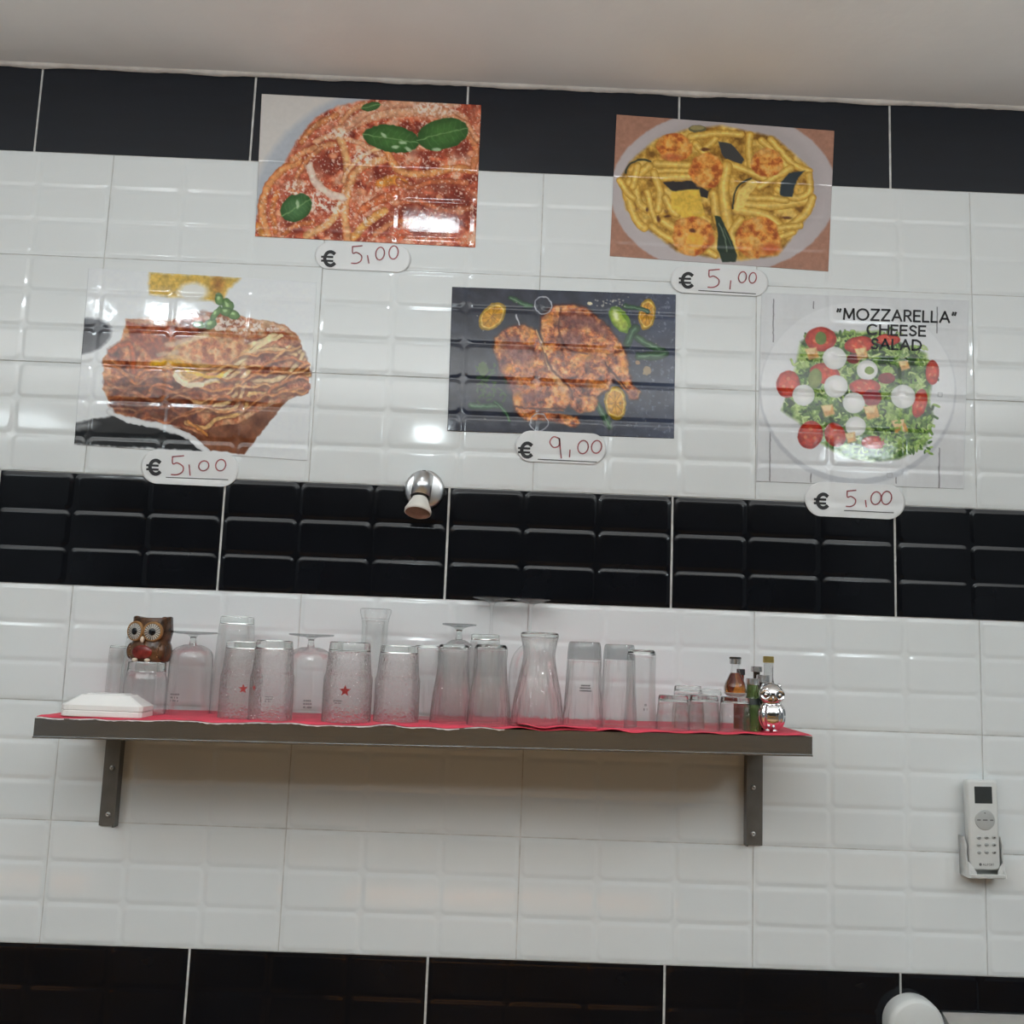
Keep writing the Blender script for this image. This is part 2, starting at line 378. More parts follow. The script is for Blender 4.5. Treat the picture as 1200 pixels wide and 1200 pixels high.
# ------------------------------------------------------------------ printed posters
class Canvas:
    """colours of a flat print, one per vertex; coordinates are those of the zoomed crop used to study it"""
    def __init__(s, X, Y): s.X, s.Y = X, Y; s.C = np.zeros(X.shape + (3,)); s.rng = np.random.default_rng(5)
    def noise(s, scale, seed=0, octv=3, x=None, y=None):
        X = s.X if x is None else x; Y = s.Y if y is None else y
        tot = np.zeros(X.shape); amp = 1; norm = 0
        for o in range(octv):
            g = np.random.default_rng(seed * 31 + o).random((128, 128))
            u, w = X / scale + 7.3, Y / scale + 3.1
            iu, iw = np.floor(u).astype(int), np.floor(w).astype(int); fu, fw = u - iu, w - iw
            fu = fu * fu * (3 - 2 * fu); fw = fw * fw * (3 - 2 * fw)
            a, b = g[iu % 128, iw % 128], g[(iu + 1) % 128, iw % 128]; c, d = g[iu % 128, (iw + 1) % 128], g[(iu + 1) % 128, (iw + 1) % 128]
            tot += amp * ((a * (1 - fu) + b * fu) * (1 - fw) + (c * (1 - fu) + d * fu) * fw); norm += amp; amp *= .55; scale /= 2.1
        return tot / norm
    def fill(s, col): s.C[:] = col
    def put(s, mask, col):
        col = np.asarray(col, float); s.C = s.C * (1 - mask[..., None]) + col * mask[..., None]
    def ell(s, cx, cy, rx, ry, col, ang=0, soft=.12, col2=None, alpha=1., wob=0, seed=3):
        a = math.radians(ang); dx, dy = s.X - cx, s.Y - cy
        u, w = (dx * math.cos(a) + dy * math.sin(a)) / rx, (-dx * math.sin(a) + dy * math.cos(a)) / ry
        d = np.hypot(u, w)
        if wob: d = d + wob * (s.noise(max(rx, ry) * .5, seed) - .5)
        m = np.clip((1 - d) / soft, 0, 1) * alpha
        if col2 is not None:
            t = np.clip(d, 0, 1)[..., None] ** 2; s.put(m, np.asarray(col, float) * (1 - t) + np.asarray(col2, float) * t)
        else: s.put(m, col)
        return m
    def polym(s, pts, soft=4):
        P = np.array(pts, float); inside = np.zeros(s.X.shape, bool); dmin = np.full(s.X.shape, 1e9)
        for (x1, y1), (x2, y2) in zip(P, np.roll(P, -1, 0)):
            c = ((y1 > s.Y) != (y2 > s.Y)) & (s.X < (x2 - x1) * (s.Y - y1) / (y2 - y1 + 1e-9) + x1); inside ^= c
            ex, ey = x2 - x1, y2 - y1; t = np.clip(((s.X - x1) * ex + (s.Y - y1) * ey) / (ex * ex + ey * ey + 1e-9), 0, 1)
            dmin = np.minimum(dmin, np.hypot(s.X - x1 - t * ex, s.Y - y1 - t * ey))
        sd = np.where(inside, dmin, -dmin); return np.clip(sd / soft + .5, 0, 1)
    def poly(s, pts, col, soft=4, alpha=1.):
        m = s.polym(pts, soft) * alpha; s.put(m, col); return m
    def line(s, pts, w, col, edge=None, soft=3, alpha=1., smooth=True, hi=None):
        P = smoothprof_xy(pts) if smooth and len(pts) > 2 else np.array(pts, float)
        x0, x1 = P[:, 0].min() - w * 1.2, P[:, 0].max() + w * 1.2; y0, y1 = P[:, 1].min() - w * 1.2, P[:, 1].max() + w * 1.2
        sel = np.nonzero((s.X > x0) & (s.X < x1) & (s.Y > y0) & (s.Y < y1))
        if len(sel[0]) == 0: return
        X, Y = s.X[sel], s.Y[sel]; d = np.full(X.shape, 1e9)
        for a, b in zip(P[:-1], P[1:]):
            e = b - a; t = np.clip(((X - a[0]) * e[0] + (Y - a[1]) * e[1]) / (e @ e + 1e-9), 0, 1)
            d = np.minimum(d, np.hypot(X - a[0] - t * e[0], Y - a[1] - t * e[1]))
        h = w / 2; m = (np.clip((h - d) / soft + .5, 0, 1) * alpha)[:, None]
        col = np.asarray(col, float)
        if edge is not None:
            t = np.clip(d / h, 0, 1)[:, None] ** 2.2; cc = col * (1 - t) + np.asarray(edge, float) * t
        else: cc = col
        if hi is not None:
            t = np.clip(1 - d / (h * .35), 0, 1)[:, None] * .6; cc = cc * (1 - t) + np.asarray(hi, float) * t
        s.C[sel] = s.C[sel] * (1 - m) + cc * m
    def texture(s, mask, cols, scale, seed, contrast=1.6, alpha=1., octv=4):
        n = s.noise(scale, seed, octv); n = np.clip((n - .5) * contrast + .5, 0, .9999) * (len(cols) - 1)
        i = n.astype(int); f = (n - i)[..., None]; K = np.array(cols, float)
        s.put(mask * alpha, K[i] * (1 - f) + K[np.minimum(i + 1, len(cols) - 1)] * f)
def smoothprof_xy(pts, sub=6):
    P = [pts[0]] + list(pts) + [pts[-1]]; out = []
    for i in range(1, len(P) - 2):
        p0, p1, p2, p3 = [np.array(q, float) for q in P[i - 1:i + 3]]
        for k in range(sub):
            t = k / sub; out.append(.5 * ((2 * p1) + (-p0 + p2) * t + (2 * p0 - 5 * p1 + 4 * p2 - p3) * t * t + (-p0 + 3 * p1 - 3 * p2 + p3) * t ** 3))
    out.append(np.array(pts[-1], float)); return np.array(out)

M['print'] = bpy.data.materials.new('glossy_print'); M['print'].use_nodes = True
_n = M['print'].node_tree; _p = _n.nodes['Principled BSDF']; _a = _n.nodes.new('ShaderNodeAttribute'); _a.attribute_name = 'print'
_n.links.new(_a.outputs['Color'], _p.inputs['Base Color']); _p.inputs['Roughness'].default_value = .085
_b = _n.nodes.new('ShaderNodeBump'); _b.inputs['Strength'].default_value = .12; _b.inputs['Distance'].default_value = .002
_t = _n.nodes.new('ShaderNodeTexNoise'); _t.inputs['Scale'].default_value = 38; _tc = _n.nodes.new('ShaderNodeTexCoord')
_n.links.new(_tc.outputs['Object'], _t.inputs['Vector']); _n.links.new(_t.outputs[0], _b.inputs['Height']); _n.links.new(_b.outputs[0], _p.inputs['Normal'])
GAIN = 1.30
def poster(corners, org, painter, label, dens=1.35, warp=4.5, grain=.24):
    """corners TL,TR,BR,BL in photo pixels; org = (x,y,scale) of the crop the painter works in"""
    TL, TR, BR, BL = [np.array(c, float) for c in corners]
    nx = int(max(np.hypot(*(TR - TL)), np.hypot(*(BR - BL))) * dens); nz = int(max(np.hypot(*(TL - BL)), np.hypot(*(TR - BR))) * dens)
    u, w = np.meshgrid(np.linspace(0, 1, nx), np.linspace(0, 1, nz))
    px = ((1 - u) * (1 - w))[..., None] * TL + (u * (1 - w))[..., None] * TR + (u * w)[..., None] * BR + ((1 - u) * w)[..., None] * BL
    wc = [at(*c)[[0, 2]] for c in (TL, TR, BR, BL)]
    W2 = ((1 - u) * (1 - w))[..., None] * wc[0] + (u * (1 - w))[..., None] * wc[1] + (u * w)[..., None] * wc[2] + ((1 - u) * w)[..., None] * wc[3]
    x, z = W2[..., 0], W2[..., 1]; y = sheet_y(x, z)
    cv = Canvas((px[..., 0] - org[0]) * org[2], (px[..., 1] - org[1]) * org[2]); 
    wx, wy = cv.X.copy(), cv.Y.copy(); amp = warp * 2
    cv.X = wx + amp * (cv.noise(34, 91, 2, wx, wy) - .5) + amp * .5 * (cv.noise(12, 92, 1, wx, wy) - .5)
    cv.Y = wy + amp * (cv.noise(34, 93, 2, wx, wy) - .5) + amp * .5 * (cv.noise(12, 94, 1, wx, wy) - .5)
    painter(cv)
    sat = (cv.C.max(-1) - cv.C.min(-1)) / 120.0                      # coarse print grain in the coloured food only
    g = 1 + (cv.noise(15, 95, 3, wx, wy) - .5)[..., None] * grain * np.clip(sat, 0, 1)[..., None] * 2; cv.C = cv.C * g
    lum = cv.C.mean(-1, keepdims=True); cv.C = lum + (cv.C - lum) * .90
    co = np.stack([x, y, z], -1).reshape(-1, 3)
    me = bpy.data.meshes.new('printed_poster'); nv = nx * nz
    i, j = np.meshgrid(np.arange(nx - 1), np.arange(nz - 1)); a = (j * nx + i).ravel()
    quads = np.stack([a, a + nx, a + nx + 1, a + 1], 1).astype(np.int32)
    # a thin edge so that the sheet has thickness
    ring = list(range(nx)) + [k * nx + nx - 1 for k in range(1, nz)] + [(nz - 1) * nx + k for k in range(nx - 2, -1, -1)] + [k * nx for k in range(nz - 2, 0, -1)]
    rb = co[ring].copy(); rb[:, 1] += .0007; n = len(ring)
    co = np.concatenate([co, rb]); e = np.array([(ring[k], ring[(k + 1) % n], nv + (k + 1) % n, nv + k) for k in range(n)], np.int32)
    quads = np.concatenate([quads, e])
    me.vertices.add(len(co)); me.vertices.foreach_set('co', co.astype(np.float32).ravel())
    me.loops.add(len(quads) * 4); me.loops.foreach_set('vertex_index', quads.ravel())
    me.polygons.add(len(quads)); me.polygons.foreach_set('loop_start', np.arange(0, len(quads) * 4, 4, dtype=np.int32))
    me.polygons.foreach_set('use_smooth', [True] * len(quads)); me.update(calc_edges=True)
    c = np.clip(s2l(np.clip(cv.C, 0, 255)) * GAIN, 0, .86).reshape(-1, 3)
    c = np.concatenate([c, np.full((n, 3), .8)])
    at_ = me.color_attributes.new('print', 'FLOAT_COLOR', 'POINT')
    at_.data.foreach_set('color', np.concatenate([c, np.ones((len(c), 1))], 1).astype(np.float32).ravel())
    return tag(link('menu_poster', me, M['print']), label, 'poster')

WH = (206, 210, 213)
def p_bolognese(c):
    c.fill((192, 188, 184))
    c.ell(700, 640, 660, 600, (140, 146, 156), soft=.05, col2=(166, 172, 180))
    food = c.polym([(60, 760), (100, 560), (190, 420), (270, 280), (340, 190), (440, 140), (620, 105), (1100, 100), (1100, 800)], 14)
    c.texture(food, [(120, 40, 28), (168, 66, 42), (196, 96, 62), (212, 128, 92), (224, 165, 135)], 46, 2, 2.6)
    c.texture(food * (c.noise(150, 8) > .5), [(150, 55, 38), (186, 84, 56), (222, 150, 120)], 22, 9, 2.2, .6)
    D = [(385, 400, 75, 62), (620, 440, 70, 45), (840, 500, 130, 60), (960, 560, 90, 90), (440, 690, 70, 50), (610, 650, 80, 60), (880, 650, 150, 80), (330, 330, 40, 40), (230, 640, 60, 40), (980, 340, 80, 50), (820, 350, 110, 25), (740, 600, 80, 60)]
    for k, (x, y, a, b) in enumerate(D): c.ell(x, y, a, b, (112, 34, 24), soft=.7, alpha=.8, wob=.5, seed=k)
    A, E = (222, 146, 84), (172, 84, 40)
    for pts, w, a, e in [
        ([(440, 250), (560, 190), (720, 160), (860, 160), (980, 200)], 56, (214, 160, 122), (176, 104, 70)),
        ([(480, 225), (600, 150), (760, 125), (950, 130)], 40, (206, 150, 116), (180, 104, 76)),
        ([(280, 300), (330, 235), (430, 180)], 30, (200, 128, 74), (150, 70, 40)),
        ([(340, 300), (400, 275), (520, 300), (640, 360)], 26, (214, 158, 118), (170, 92, 60)),
        ([(130, 705), (106, 600), (130, 500), (190, 425), (270, 385)], 36, A, E),
        ([(165, 690), (150, 600), (170, 520)], 26, (205, 120, 60), E),
        ([(240, 380), (300, 340), (420, 310)], 30, (216, 150, 100), E),
        ([(300, 705), (400, 650), (450, 570), (480, 470), (470, 350), (440, 270)], 34, (224, 168, 108), (180, 100, 54)),
        ([(480, 720), (468, 600), (490, 480), (540, 410), (640, 375)], 38, (226, 164, 106), (176, 88, 44)),
        ([(310, 400), (335, 470), (400, 525), (460, 545)], 34, (222, 204, 190), (186, 140, 112)),
        ([(505, 715), (560, 655), (640, 600)], 38, (222, 162, 82), (170, 88, 36)),
        ([(650, 330), (700, 420), (800, 440), (930, 415), (1020, 420)], 34, (222, 148, 84), (166, 78, 34)),
        ([(540, 600), (600, 560), (690, 530)], 40, (206, 104, 56), (158, 62, 34)),
        ([(620, 480), (680, 465), (720, 480)], 44, (218, 140, 48), (170, 88, 40)),
        ([(1000, 240), (1040, 330), (1030, 420)], 30, (208, 128, 80), E),
        ([(90, 660), (110, 710)], 30, (196, 128, 50), E)]:
        c.line(pts, w, a, e)
    for pts, w, a, e in [([(560, 130), (500, 160), (450, 210)], 26, (214, 150, 104), (166, 88, 52)), ([(700, 470), (760, 500), (860, 470), (1000, 480)], 24, (196, 104, 62), (132, 52, 30)),
        ([(700, 560), (800, 560), (900, 600), (1020, 590)], 26, (184, 96, 60), (120, 46, 28)), ([(600, 700), (680, 650), (760, 640)], 26, (204, 128, 82), (140, 62, 36)),
        ([(360, 330), (300, 380), (260, 450), (240, 520)], 24, (206, 128, 78), (140, 62, 36)), ([(200, 700), (260, 660), (330, 650)], 24, (200, 112, 58), (130, 56, 30)),
        ([(620, 330), (560, 350), (500, 400), (460, 470)], 22, (222, 170, 120), (150, 76, 44)), ([(930, 180), (1000, 220), (1050, 290)], 26, (210, 146, 104), (150, 76, 46))]:
        c.line(pts, w, a, e)
    c.texture(food, [(104, 36, 24), (170, 84, 50), (226, 176, 140)], 16, 71, 2.0, .12, 2)
    c.ell(830, 512, 30, 22, (206, 110, 78), col2=(150, 60, 38)); c.ell(720, 700, 40, 20, (190, 84, 48))
    for x, y, r in [(540, 520, 30), (690, 560, 24), (1020, 350, 22), (970, 600, 26), (880, 540, 18), (420, 360, 22), (270, 480, 34), (180, 610, 26)]:
        c.ell(x, y, r, r * .8, (214, 142, 104), col2=(172, 84, 54), soft=.4)
    for x, y, a, b in [(545, 370, 60, 40), (420, 580, 60, 40), (350, 560, 50, 60), (560, 640, 40, 16), (440, 260, 60, 24), (650, 300, 50, 20), (860, 150, 120, 40), (250, 500, 60, 40), (820, 230, 30, 30)]:
        n = c.noise(9, 21, 2); dx = np.hypot((c.X - x) / a, (c.Y - y) / b)
        c.put(np.clip((1.1 - dx) * 2, 0, 1) * np.clip((n - .45) * 6, 0, 1) * .85, (228, 208, 196))
    n = c.noise(8, 33, 2); c.put(food * np.clip((n - .66) * 9, 0, 1) * .7, (230, 200, 180))
    def leaf(x, y, rx, ry, ang, col=(62, 108, 46)):
        c.ell(x, y, rx, ry, col, ang, .05, (40, 80, 34)); a = math.radians(ang)
        c.line([(x - rx * math.cos(a), y - rx * math.sin(a)), (x + rx * math.cos(a), y + rx * math.sin(a))], 4, (108, 148, 88), smooth=False)
        for k in range(-3, 4):
            bx, by = x + rx * .22 * k * math.cos(a), y + rx * .22 * k * math.sin(a)
            for s_ in (-1, 1): c.line([(bx, by), (bx + rx * .16 * math.cos(a) - s_ * ry * .6 * math.sin(a), by + rx * .16 * math.sin(a) + s_ * ry * .6 * math.cos(a))], 3, (84, 126, 68), alpha=.45, smooth=False)
    leaf(672, 284, 128, 60, 9); leaf(897, 264, 116, 70, -14); leaf(256, 585, 74, 58, -30, (70, 112, 66)); leaf(582, 142, 44, 20, -10, (60, 96, 50))
    for x, y in [(720, 300), (745, 330), (690, 320), (640, 270), (870, 330), (260, 570)]: c.ell(x, y, 22, 9, (150, 178, 136), 40 * (x % 3), .5)
def p_zucchini(c):
    c.fill((158, 112, 92))
    c.ell(625, 440, 500, 362, (182, 172, 172), soft=.02, col2=(170, 161, 162))
    c.ell(625, 420, 455, 318, (168, 160, 162), soft=.10, col2=(160, 151, 152), alpha=.8)
    body = c.polym([(170, 390), (215, 310), (330, 210), (470, 165), (620, 150), (850, 200), (1005, 340), (1025, 500), (960, 600), (860, 720), (700, 740), (560, 725), (420, 700), (300, 610), (200, 520)], 14)
    c.texture(body, [(120, 80, 26), (168, 122, 42), (196, 152, 62), (214, 176, 84)], 40, 4, 2.2)
    c.ell(510, 165, 42, 18, (96, 92, 62)); c.ell(510, 160, 34, 10, (140, 128, 82))
    c.poly([(600, 220), (660, 232), (715, 300), (705, 320), (640, 305), (615, 270)], (58, 58, 58))
    c.poly([(360, 400), (480, 392), (560, 440), (555, 470), (400, 440)], (44, 42, 44))
    c.line(arc(270, 360, 74, 58, 180, 60), 9, (54, 58, 44))
    pen, ed = (216, 176, 78), (164, 116, 34)
    L = [([(480, 200), (600, 185), (700, 190)], 30), ([(500, 230), (560, 290), (590, 300)], 30), ([(740, 190), (735, 260), (745, 330)], 30), ([(790, 215), (860, 280), (900, 330)], 30),
         ([(830, 210), (930, 320), (1000, 350)], 28), ([(640, 315), (730, 350), (820, 390)], 30), ([(330, 320), (470, 325)], 32), ([(330, 380), (480, 375)], 34), ([(330, 350), (480, 350)], 20),
         ([(210, 400), (300, 330)], 36), ([(240, 420), (255, 490), (290, 520)], 32), ([(320, 360), (345, 440), (340, 520)], 32), ([(200, 450), (240, 560), (280, 600)], 32), ([(170, 390), (200, 440), (230, 470)], 26),
         ([(290, 440), (310, 520), (330, 570)], 26), ([(370, 470), (400, 520), (420, 540)], 32), ([(310, 590), (360, 630), (420, 660)], 28), ([(360, 570), (420, 610)], 34), ([(580, 450), (590, 520), (600, 570)], 36),
         ([(640, 330), (625, 440), (645, 590)], 46), ([(690, 490), (760, 500), (860, 500), (990, 480)], 40), ([(680, 520), (800, 540), (870, 590)], 36), ([(860, 430), (940, 470), (1000, 440), (1000, 370)], 30),
         ([(900, 600), (980, 540), (1015, 470)], 34), ([(720, 470), (830, 470), (900, 480)], 26), ([(560, 700), (590, 720)], 26), ([(860, 600), (960, 590)], 26), ([(780, 420), (860, 370), (920, 340)], 30),
         ([(870, 640), (930, 620)], 24), ([(250, 330), (230, 420)], 30), ([(700, 560), (660, 620), (680, 680)], 30), ([(545, 250), (590, 210)], 26), ([(480, 470), (520, 540), (560, 570)], 28)]
    for p, w in L: c.line(p, w + 3, pen, ed, hi=(232, 198, 112))
    for x, y, a, b in [(545, 255, 30, 10), (900, 555, 30, 8), (340, 560, 12, 20), (290, 520, 8, 14), (380, 550, 20, 8)]: c.ell(x, y, a, b, (92, 52, 26), soft=.6)
    c.poly([(395, 440), (520, 430), (530, 500), (545, 545), (470, 570), (400, 520)], (214, 172, 58), 6)
    c.poly([(668, 520), (690, 440), (745, 385), (778, 400), (740, 450), (712, 515)], (222, 186, 92), 6); c.line([(665, 515), (672, 450), (700, 405), (745, 384)], 8, (50, 54, 42))
    c.poly([(872, 455), (875, 400), (910, 360), (980, 350), (945, 390), (925, 465), (890, 462)], (44, 54, 60), 5)
    for x, y, a, b, k in [(410, 248, 80, 66, 1), (550, 352, 78, 80, 2), (815, 315, 72, 66, 3), (490, 632, 96, 88, 4), (775, 640, 104, 94, 5)]:
        m = c.ell(x, y, a, b, (206, 134, 52), soft=.12, wob=.25, seed=k, col2=(176, 88, 34))
        c.texture(m, [(150, 62, 24), (202, 118, 44), (222, 156, 66), (226, 176, 96)], 26, 40 + k, 2.4, .75)
    c.ell(490, 610, 18, 12, (92, 46, 22), soft=.5); c.ell(500, 655, 44, 40, (226, 160, 54), soft=.3); c.ell(830, 690, 60, 34, (196, 92, 40), soft=.6); c.ell(400, 290, 60, 22, (178, 78, 44), soft=.6, alpha=.7)
    c.ell(570, 650, 20, 34, (186, 96, 40), soft=.5)
    c.poly([(585, 545), (610, 550), (650, 630), (685, 715), (680, 745), (620, 748), (598, 690), (600, 620)], (36, 52, 40), 5)
    c.line([(605, 580), (630, 640), (640, 700)], 6, (92, 108, 88)); c.line([(625, 600), (660, 680)], 4, (70, 92, 70))
def p_lasagna(c):
    c.fill(WH)
    c.poly([(400, 118), (800, 140), (745, 190), (720, 250), (640, 240), (560, 230), (400, 215)], (196, 160, 66), 16)
    c.ell(590, 205, 80, 52, (206, 206, 200), soft=.4); c.ell(700, 170, 46, 60, (142, 84, 30), soft=.9, alpha=.8); c.ell(700, 235, 40, 30, (172, 132, 60), soft=.9, alpha=.7)
    c.ell(110, 400, 136, 84, (58, 60, 66), -14, .16, (86, 88, 96)); c.poly([(0, 200), (110, 200), (100, 600), (0, 600)], WH, 3)
    c.poly([(60, 780), (240, 745), (400, 790), (560, 840), (660, 900), (60, 868)], (38, 40, 42), 10); c.ell(120, 790, 80, 26, (150, 152, 154), -8, .9, alpha=.8); c.ell(420, 850, 120, 12, (96, 110, 110), 6, .8, alpha=.6)
    c.poly([(520, 800), (800, 760), (1010, 670), (930, 770), (815, 912), (640, 892)], (112, 62, 38), 6)
    m = c.polym([(500, 790), (800, 760), (1010, 670), (820, 905), (660, 890)], 8); c.texture(m, [(82, 42, 26), (128, 76, 50), (150, 100, 70)], 60, 6, 1.8, .6)
    c.line([(225, 728), (330, 770), (450, 790), (570, 838), (660, 905)], 26, (208, 210, 212), (180, 182, 186))
    outl = [(305, 325), (270, 430), (240, 455), (198, 495), (196, 560), (205, 600), (196, 630), (235, 700), (250, 735), (380, 765), (520, 790), (640, 835), (660, 800), (800, 775), (930, 700), (1010, 675), (1095, 650), (1103, 520), (1070, 480), (1055, 400), (990, 350), (860, 325), (760, 300), (600, 290), (480, 335)]
    b = c.polym(outl, 7)
    c.texture(b, [(74, 26, 14), (118, 46, 26), (160, 78, 44), (188, 112, 66), (204, 142, 92)], 44, 12, 2.4)
    c.texture(b * np.clip((c.X - 560) / 260, 0, 1), [(128, 60, 34), (178, 106, 66), (208, 156, 108), (216, 184, 140)], 30, 14, 2.2, .7)
    c.texture(c.polym([(300, 325), (480, 340), (640, 300), (600, 420), (420, 500), (320, 420)], 10), [(104, 34, 22), (146, 60, 36), (186, 104, 66)], 30, 15, 2.0, .8)
    c.texture(c.polym([(220, 600), (520, 600), (600, 700), (560, 790), (250, 730)], 24), [(44, 20, 14), (84, 36, 22), (130, 62, 36)], 40, 16, 2.0, .8)
    ns = [([(205, 520), (260, 540), (320, 590), (340, 600), (360, 560), (480, 545), (520, 590)], 16, (196, 112, 56)), ([(210, 600), (290, 640), (340, 650), (390, 665), (430, 620), (520, 650), (600, 680)], 14, (170, 92, 50)),
          ([(230, 470), (300, 430), (330, 480), (330, 560)], 20, (184, 84, 40)), ([(600, 690), (720, 700), (770, 660), (790, 600), (870, 520), (960, 440)], 18, (226, 190, 132)),
          ([(610, 720), (760, 720), (800, 660), (830, 590), (900, 610), (1000, 560), (1080, 500)], 16, (222, 176, 116)), ([(560, 775), (640, 800), (700, 760), (810, 730), (840, 650), (920, 650), (1095, 560)], 18, (226, 178, 104)),
          ([(720, 560), (800, 500), (840, 440), (900, 420), (950, 395), (1000, 440), (1060, 470)], 22, (228, 204, 152)), ([(840, 590), (960, 590), (1040, 530), (1075, 480)], 18, (222, 192, 140)),
          ([(700, 600), (760, 580), (800, 540), (860, 470), (960, 460), (1040, 480)], 20, (222, 186, 132)), ([(920, 650), (980, 660), (1090, 620)], 14, (198, 128, 78)), ([(940, 640), (1000, 600), (1100, 570)], 12, (216, 160, 100)),
          ([(230, 700), (330, 690), (420, 730), (540, 760)], 12, (110, 52, 30)), ([(400, 640), (430, 610), (500, 620)], 12, (190, 106, 60)), ([(570, 770), (620, 810), (650, 830)], 14, (204, 128, 52))]
    for p, w, col in ns:
        c.line(p, w + 12, (96, 44, 24), alpha=.55, soft=10); c.line(p, w, col, tuple(v * .78 for v in col))
    for x, y, a, b_ in [(980, 420, 46, 30), (900, 520, 90, 60), (1020, 610, 50, 26), (880, 680, 50, 36), (700, 640, 80, 40), (1090, 620, 20, 20)]:
        m = c.ell(x, y, a, b_, (168, 84, 52), soft=.35, wob=.4, seed=int(x)); c.texture(m, [(104, 40, 26), (164, 88, 56), (206, 146, 104)], 18, int(x), 2.6, .9)
    c.poly([(415, 520), (470, 490), (520, 440), (640, 390), (760, 420), (850, 440), (760, 540), (720, 585), (640, 620), (560, 625), (520, 590), (510, 550), (430, 540)], (206, 160, 92), 8)
    c.texture(c.polym([(500, 470), (640, 400), (840, 440), (740, 540), (600, 510)], 14), [(150, 66, 40), (196, 120, 72), (222, 178, 128)], 26, 31, 2.6, .85)
    c.line([(420, 522), (500, 515), (560, 530), (640, 560), (720, 570)], 34, (220, 168, 34), (188, 120, 36)); c.line([(520, 560), (560, 600), (640, 600), (700, 580)], 34, (218, 206, 176), (206, 152, 60))
    c.line([(720, 580), (790, 520), (840, 470), (900, 430), (980, 400)], 16, (228, 208, 156))
    c.line([(480, 440), (560, 420), (650, 395)], 24, (214, 200, 170), alpha=.7, soft=12); c.line([(440, 480), (520, 470)], 20, (212, 196, 160), alpha=.7, soft=10)
    C0 = c.C.copy()
    for k in range(7):
        ph = k * 1.7; pts = [(x, 588 + k * 34 - (x - 200) * .13 - max(0, x - 760) * .16 + (15 + 4 * (k % 3)) * math.sin(x * .021 + ph) + 9 * math.sin(x * .053 + 2 * ph)) for x in range(190, 1120, 42)]
        c.line([(x, y + 11) for x, y in pts], 14, (78, 32, 18), alpha=.6, soft=8)
        c.line(pts, 11 + 3 * (k % 2), [(206, 138, 78), (222, 172, 112), (190, 108, 58)][k % 3], (156, 84, 44), alpha=.9, soft=4)
    lm = (b * np.clip((c.Y - 560 + (c.X - 200) * .16) / 24, 0, 1) * (.45 + .55 * np.clip((c.X - 480) / 200, 0, 1)))[..., None]; c.C = C0 * (1 - lm) + c.C * lm
    c.texture(b, [(84, 32, 18), (158, 84, 48), (222, 176, 124)], 18, 72, 2.2, .13, 2)
    c.line([(560, 545), (640, 575), (720, 572)], 14, (226, 178, 40), alpha=.8); c.line([(515, 575), (560, 612), (630, 612)], 22, (222, 214, 186), alpha=.8)
    for p in ([(305, 330), (420, 345), (520, 345)], [(860, 330), (960, 355), (1040, 400)], [(600, 400), (700, 370), (820, 372)]): c.line(p, 14, (206, 170, 130), alpha=.55, soft=8)
    n = c.noise(12, 44, 2); c.put(c.polym([(640, 300), (860, 330), (1000, 370), (840, 390), (680, 380)], 20) * np.clip((n - .42) * 5, 0, 1) * .8, (220, 212, 204))
    c.ell(420, 330, 110, 18, (196, 150, 120), soft=.8, alpha=.6); c.ell(630, 300, 40, 20, (120, 88, 76), soft=.8)
    for x, y, a, b_, g in [(742, 262, 34, 26, 60), (768, 305, 34, 22, 20), (706, 238, 20, 34, -10), (668, 345, 34, 24, -30), (622, 350, 34, 16, 8), (692, 300, 14, 40, 40), (735, 290, 26, 22, 0)]:
        c.ell(x, y, a, b_, (104, 140, 80), g, .15, (58, 92, 48)); c.ell(x - 4, y - 5, a * .5, b_ * .4, (158, 190, 128), g, .6)
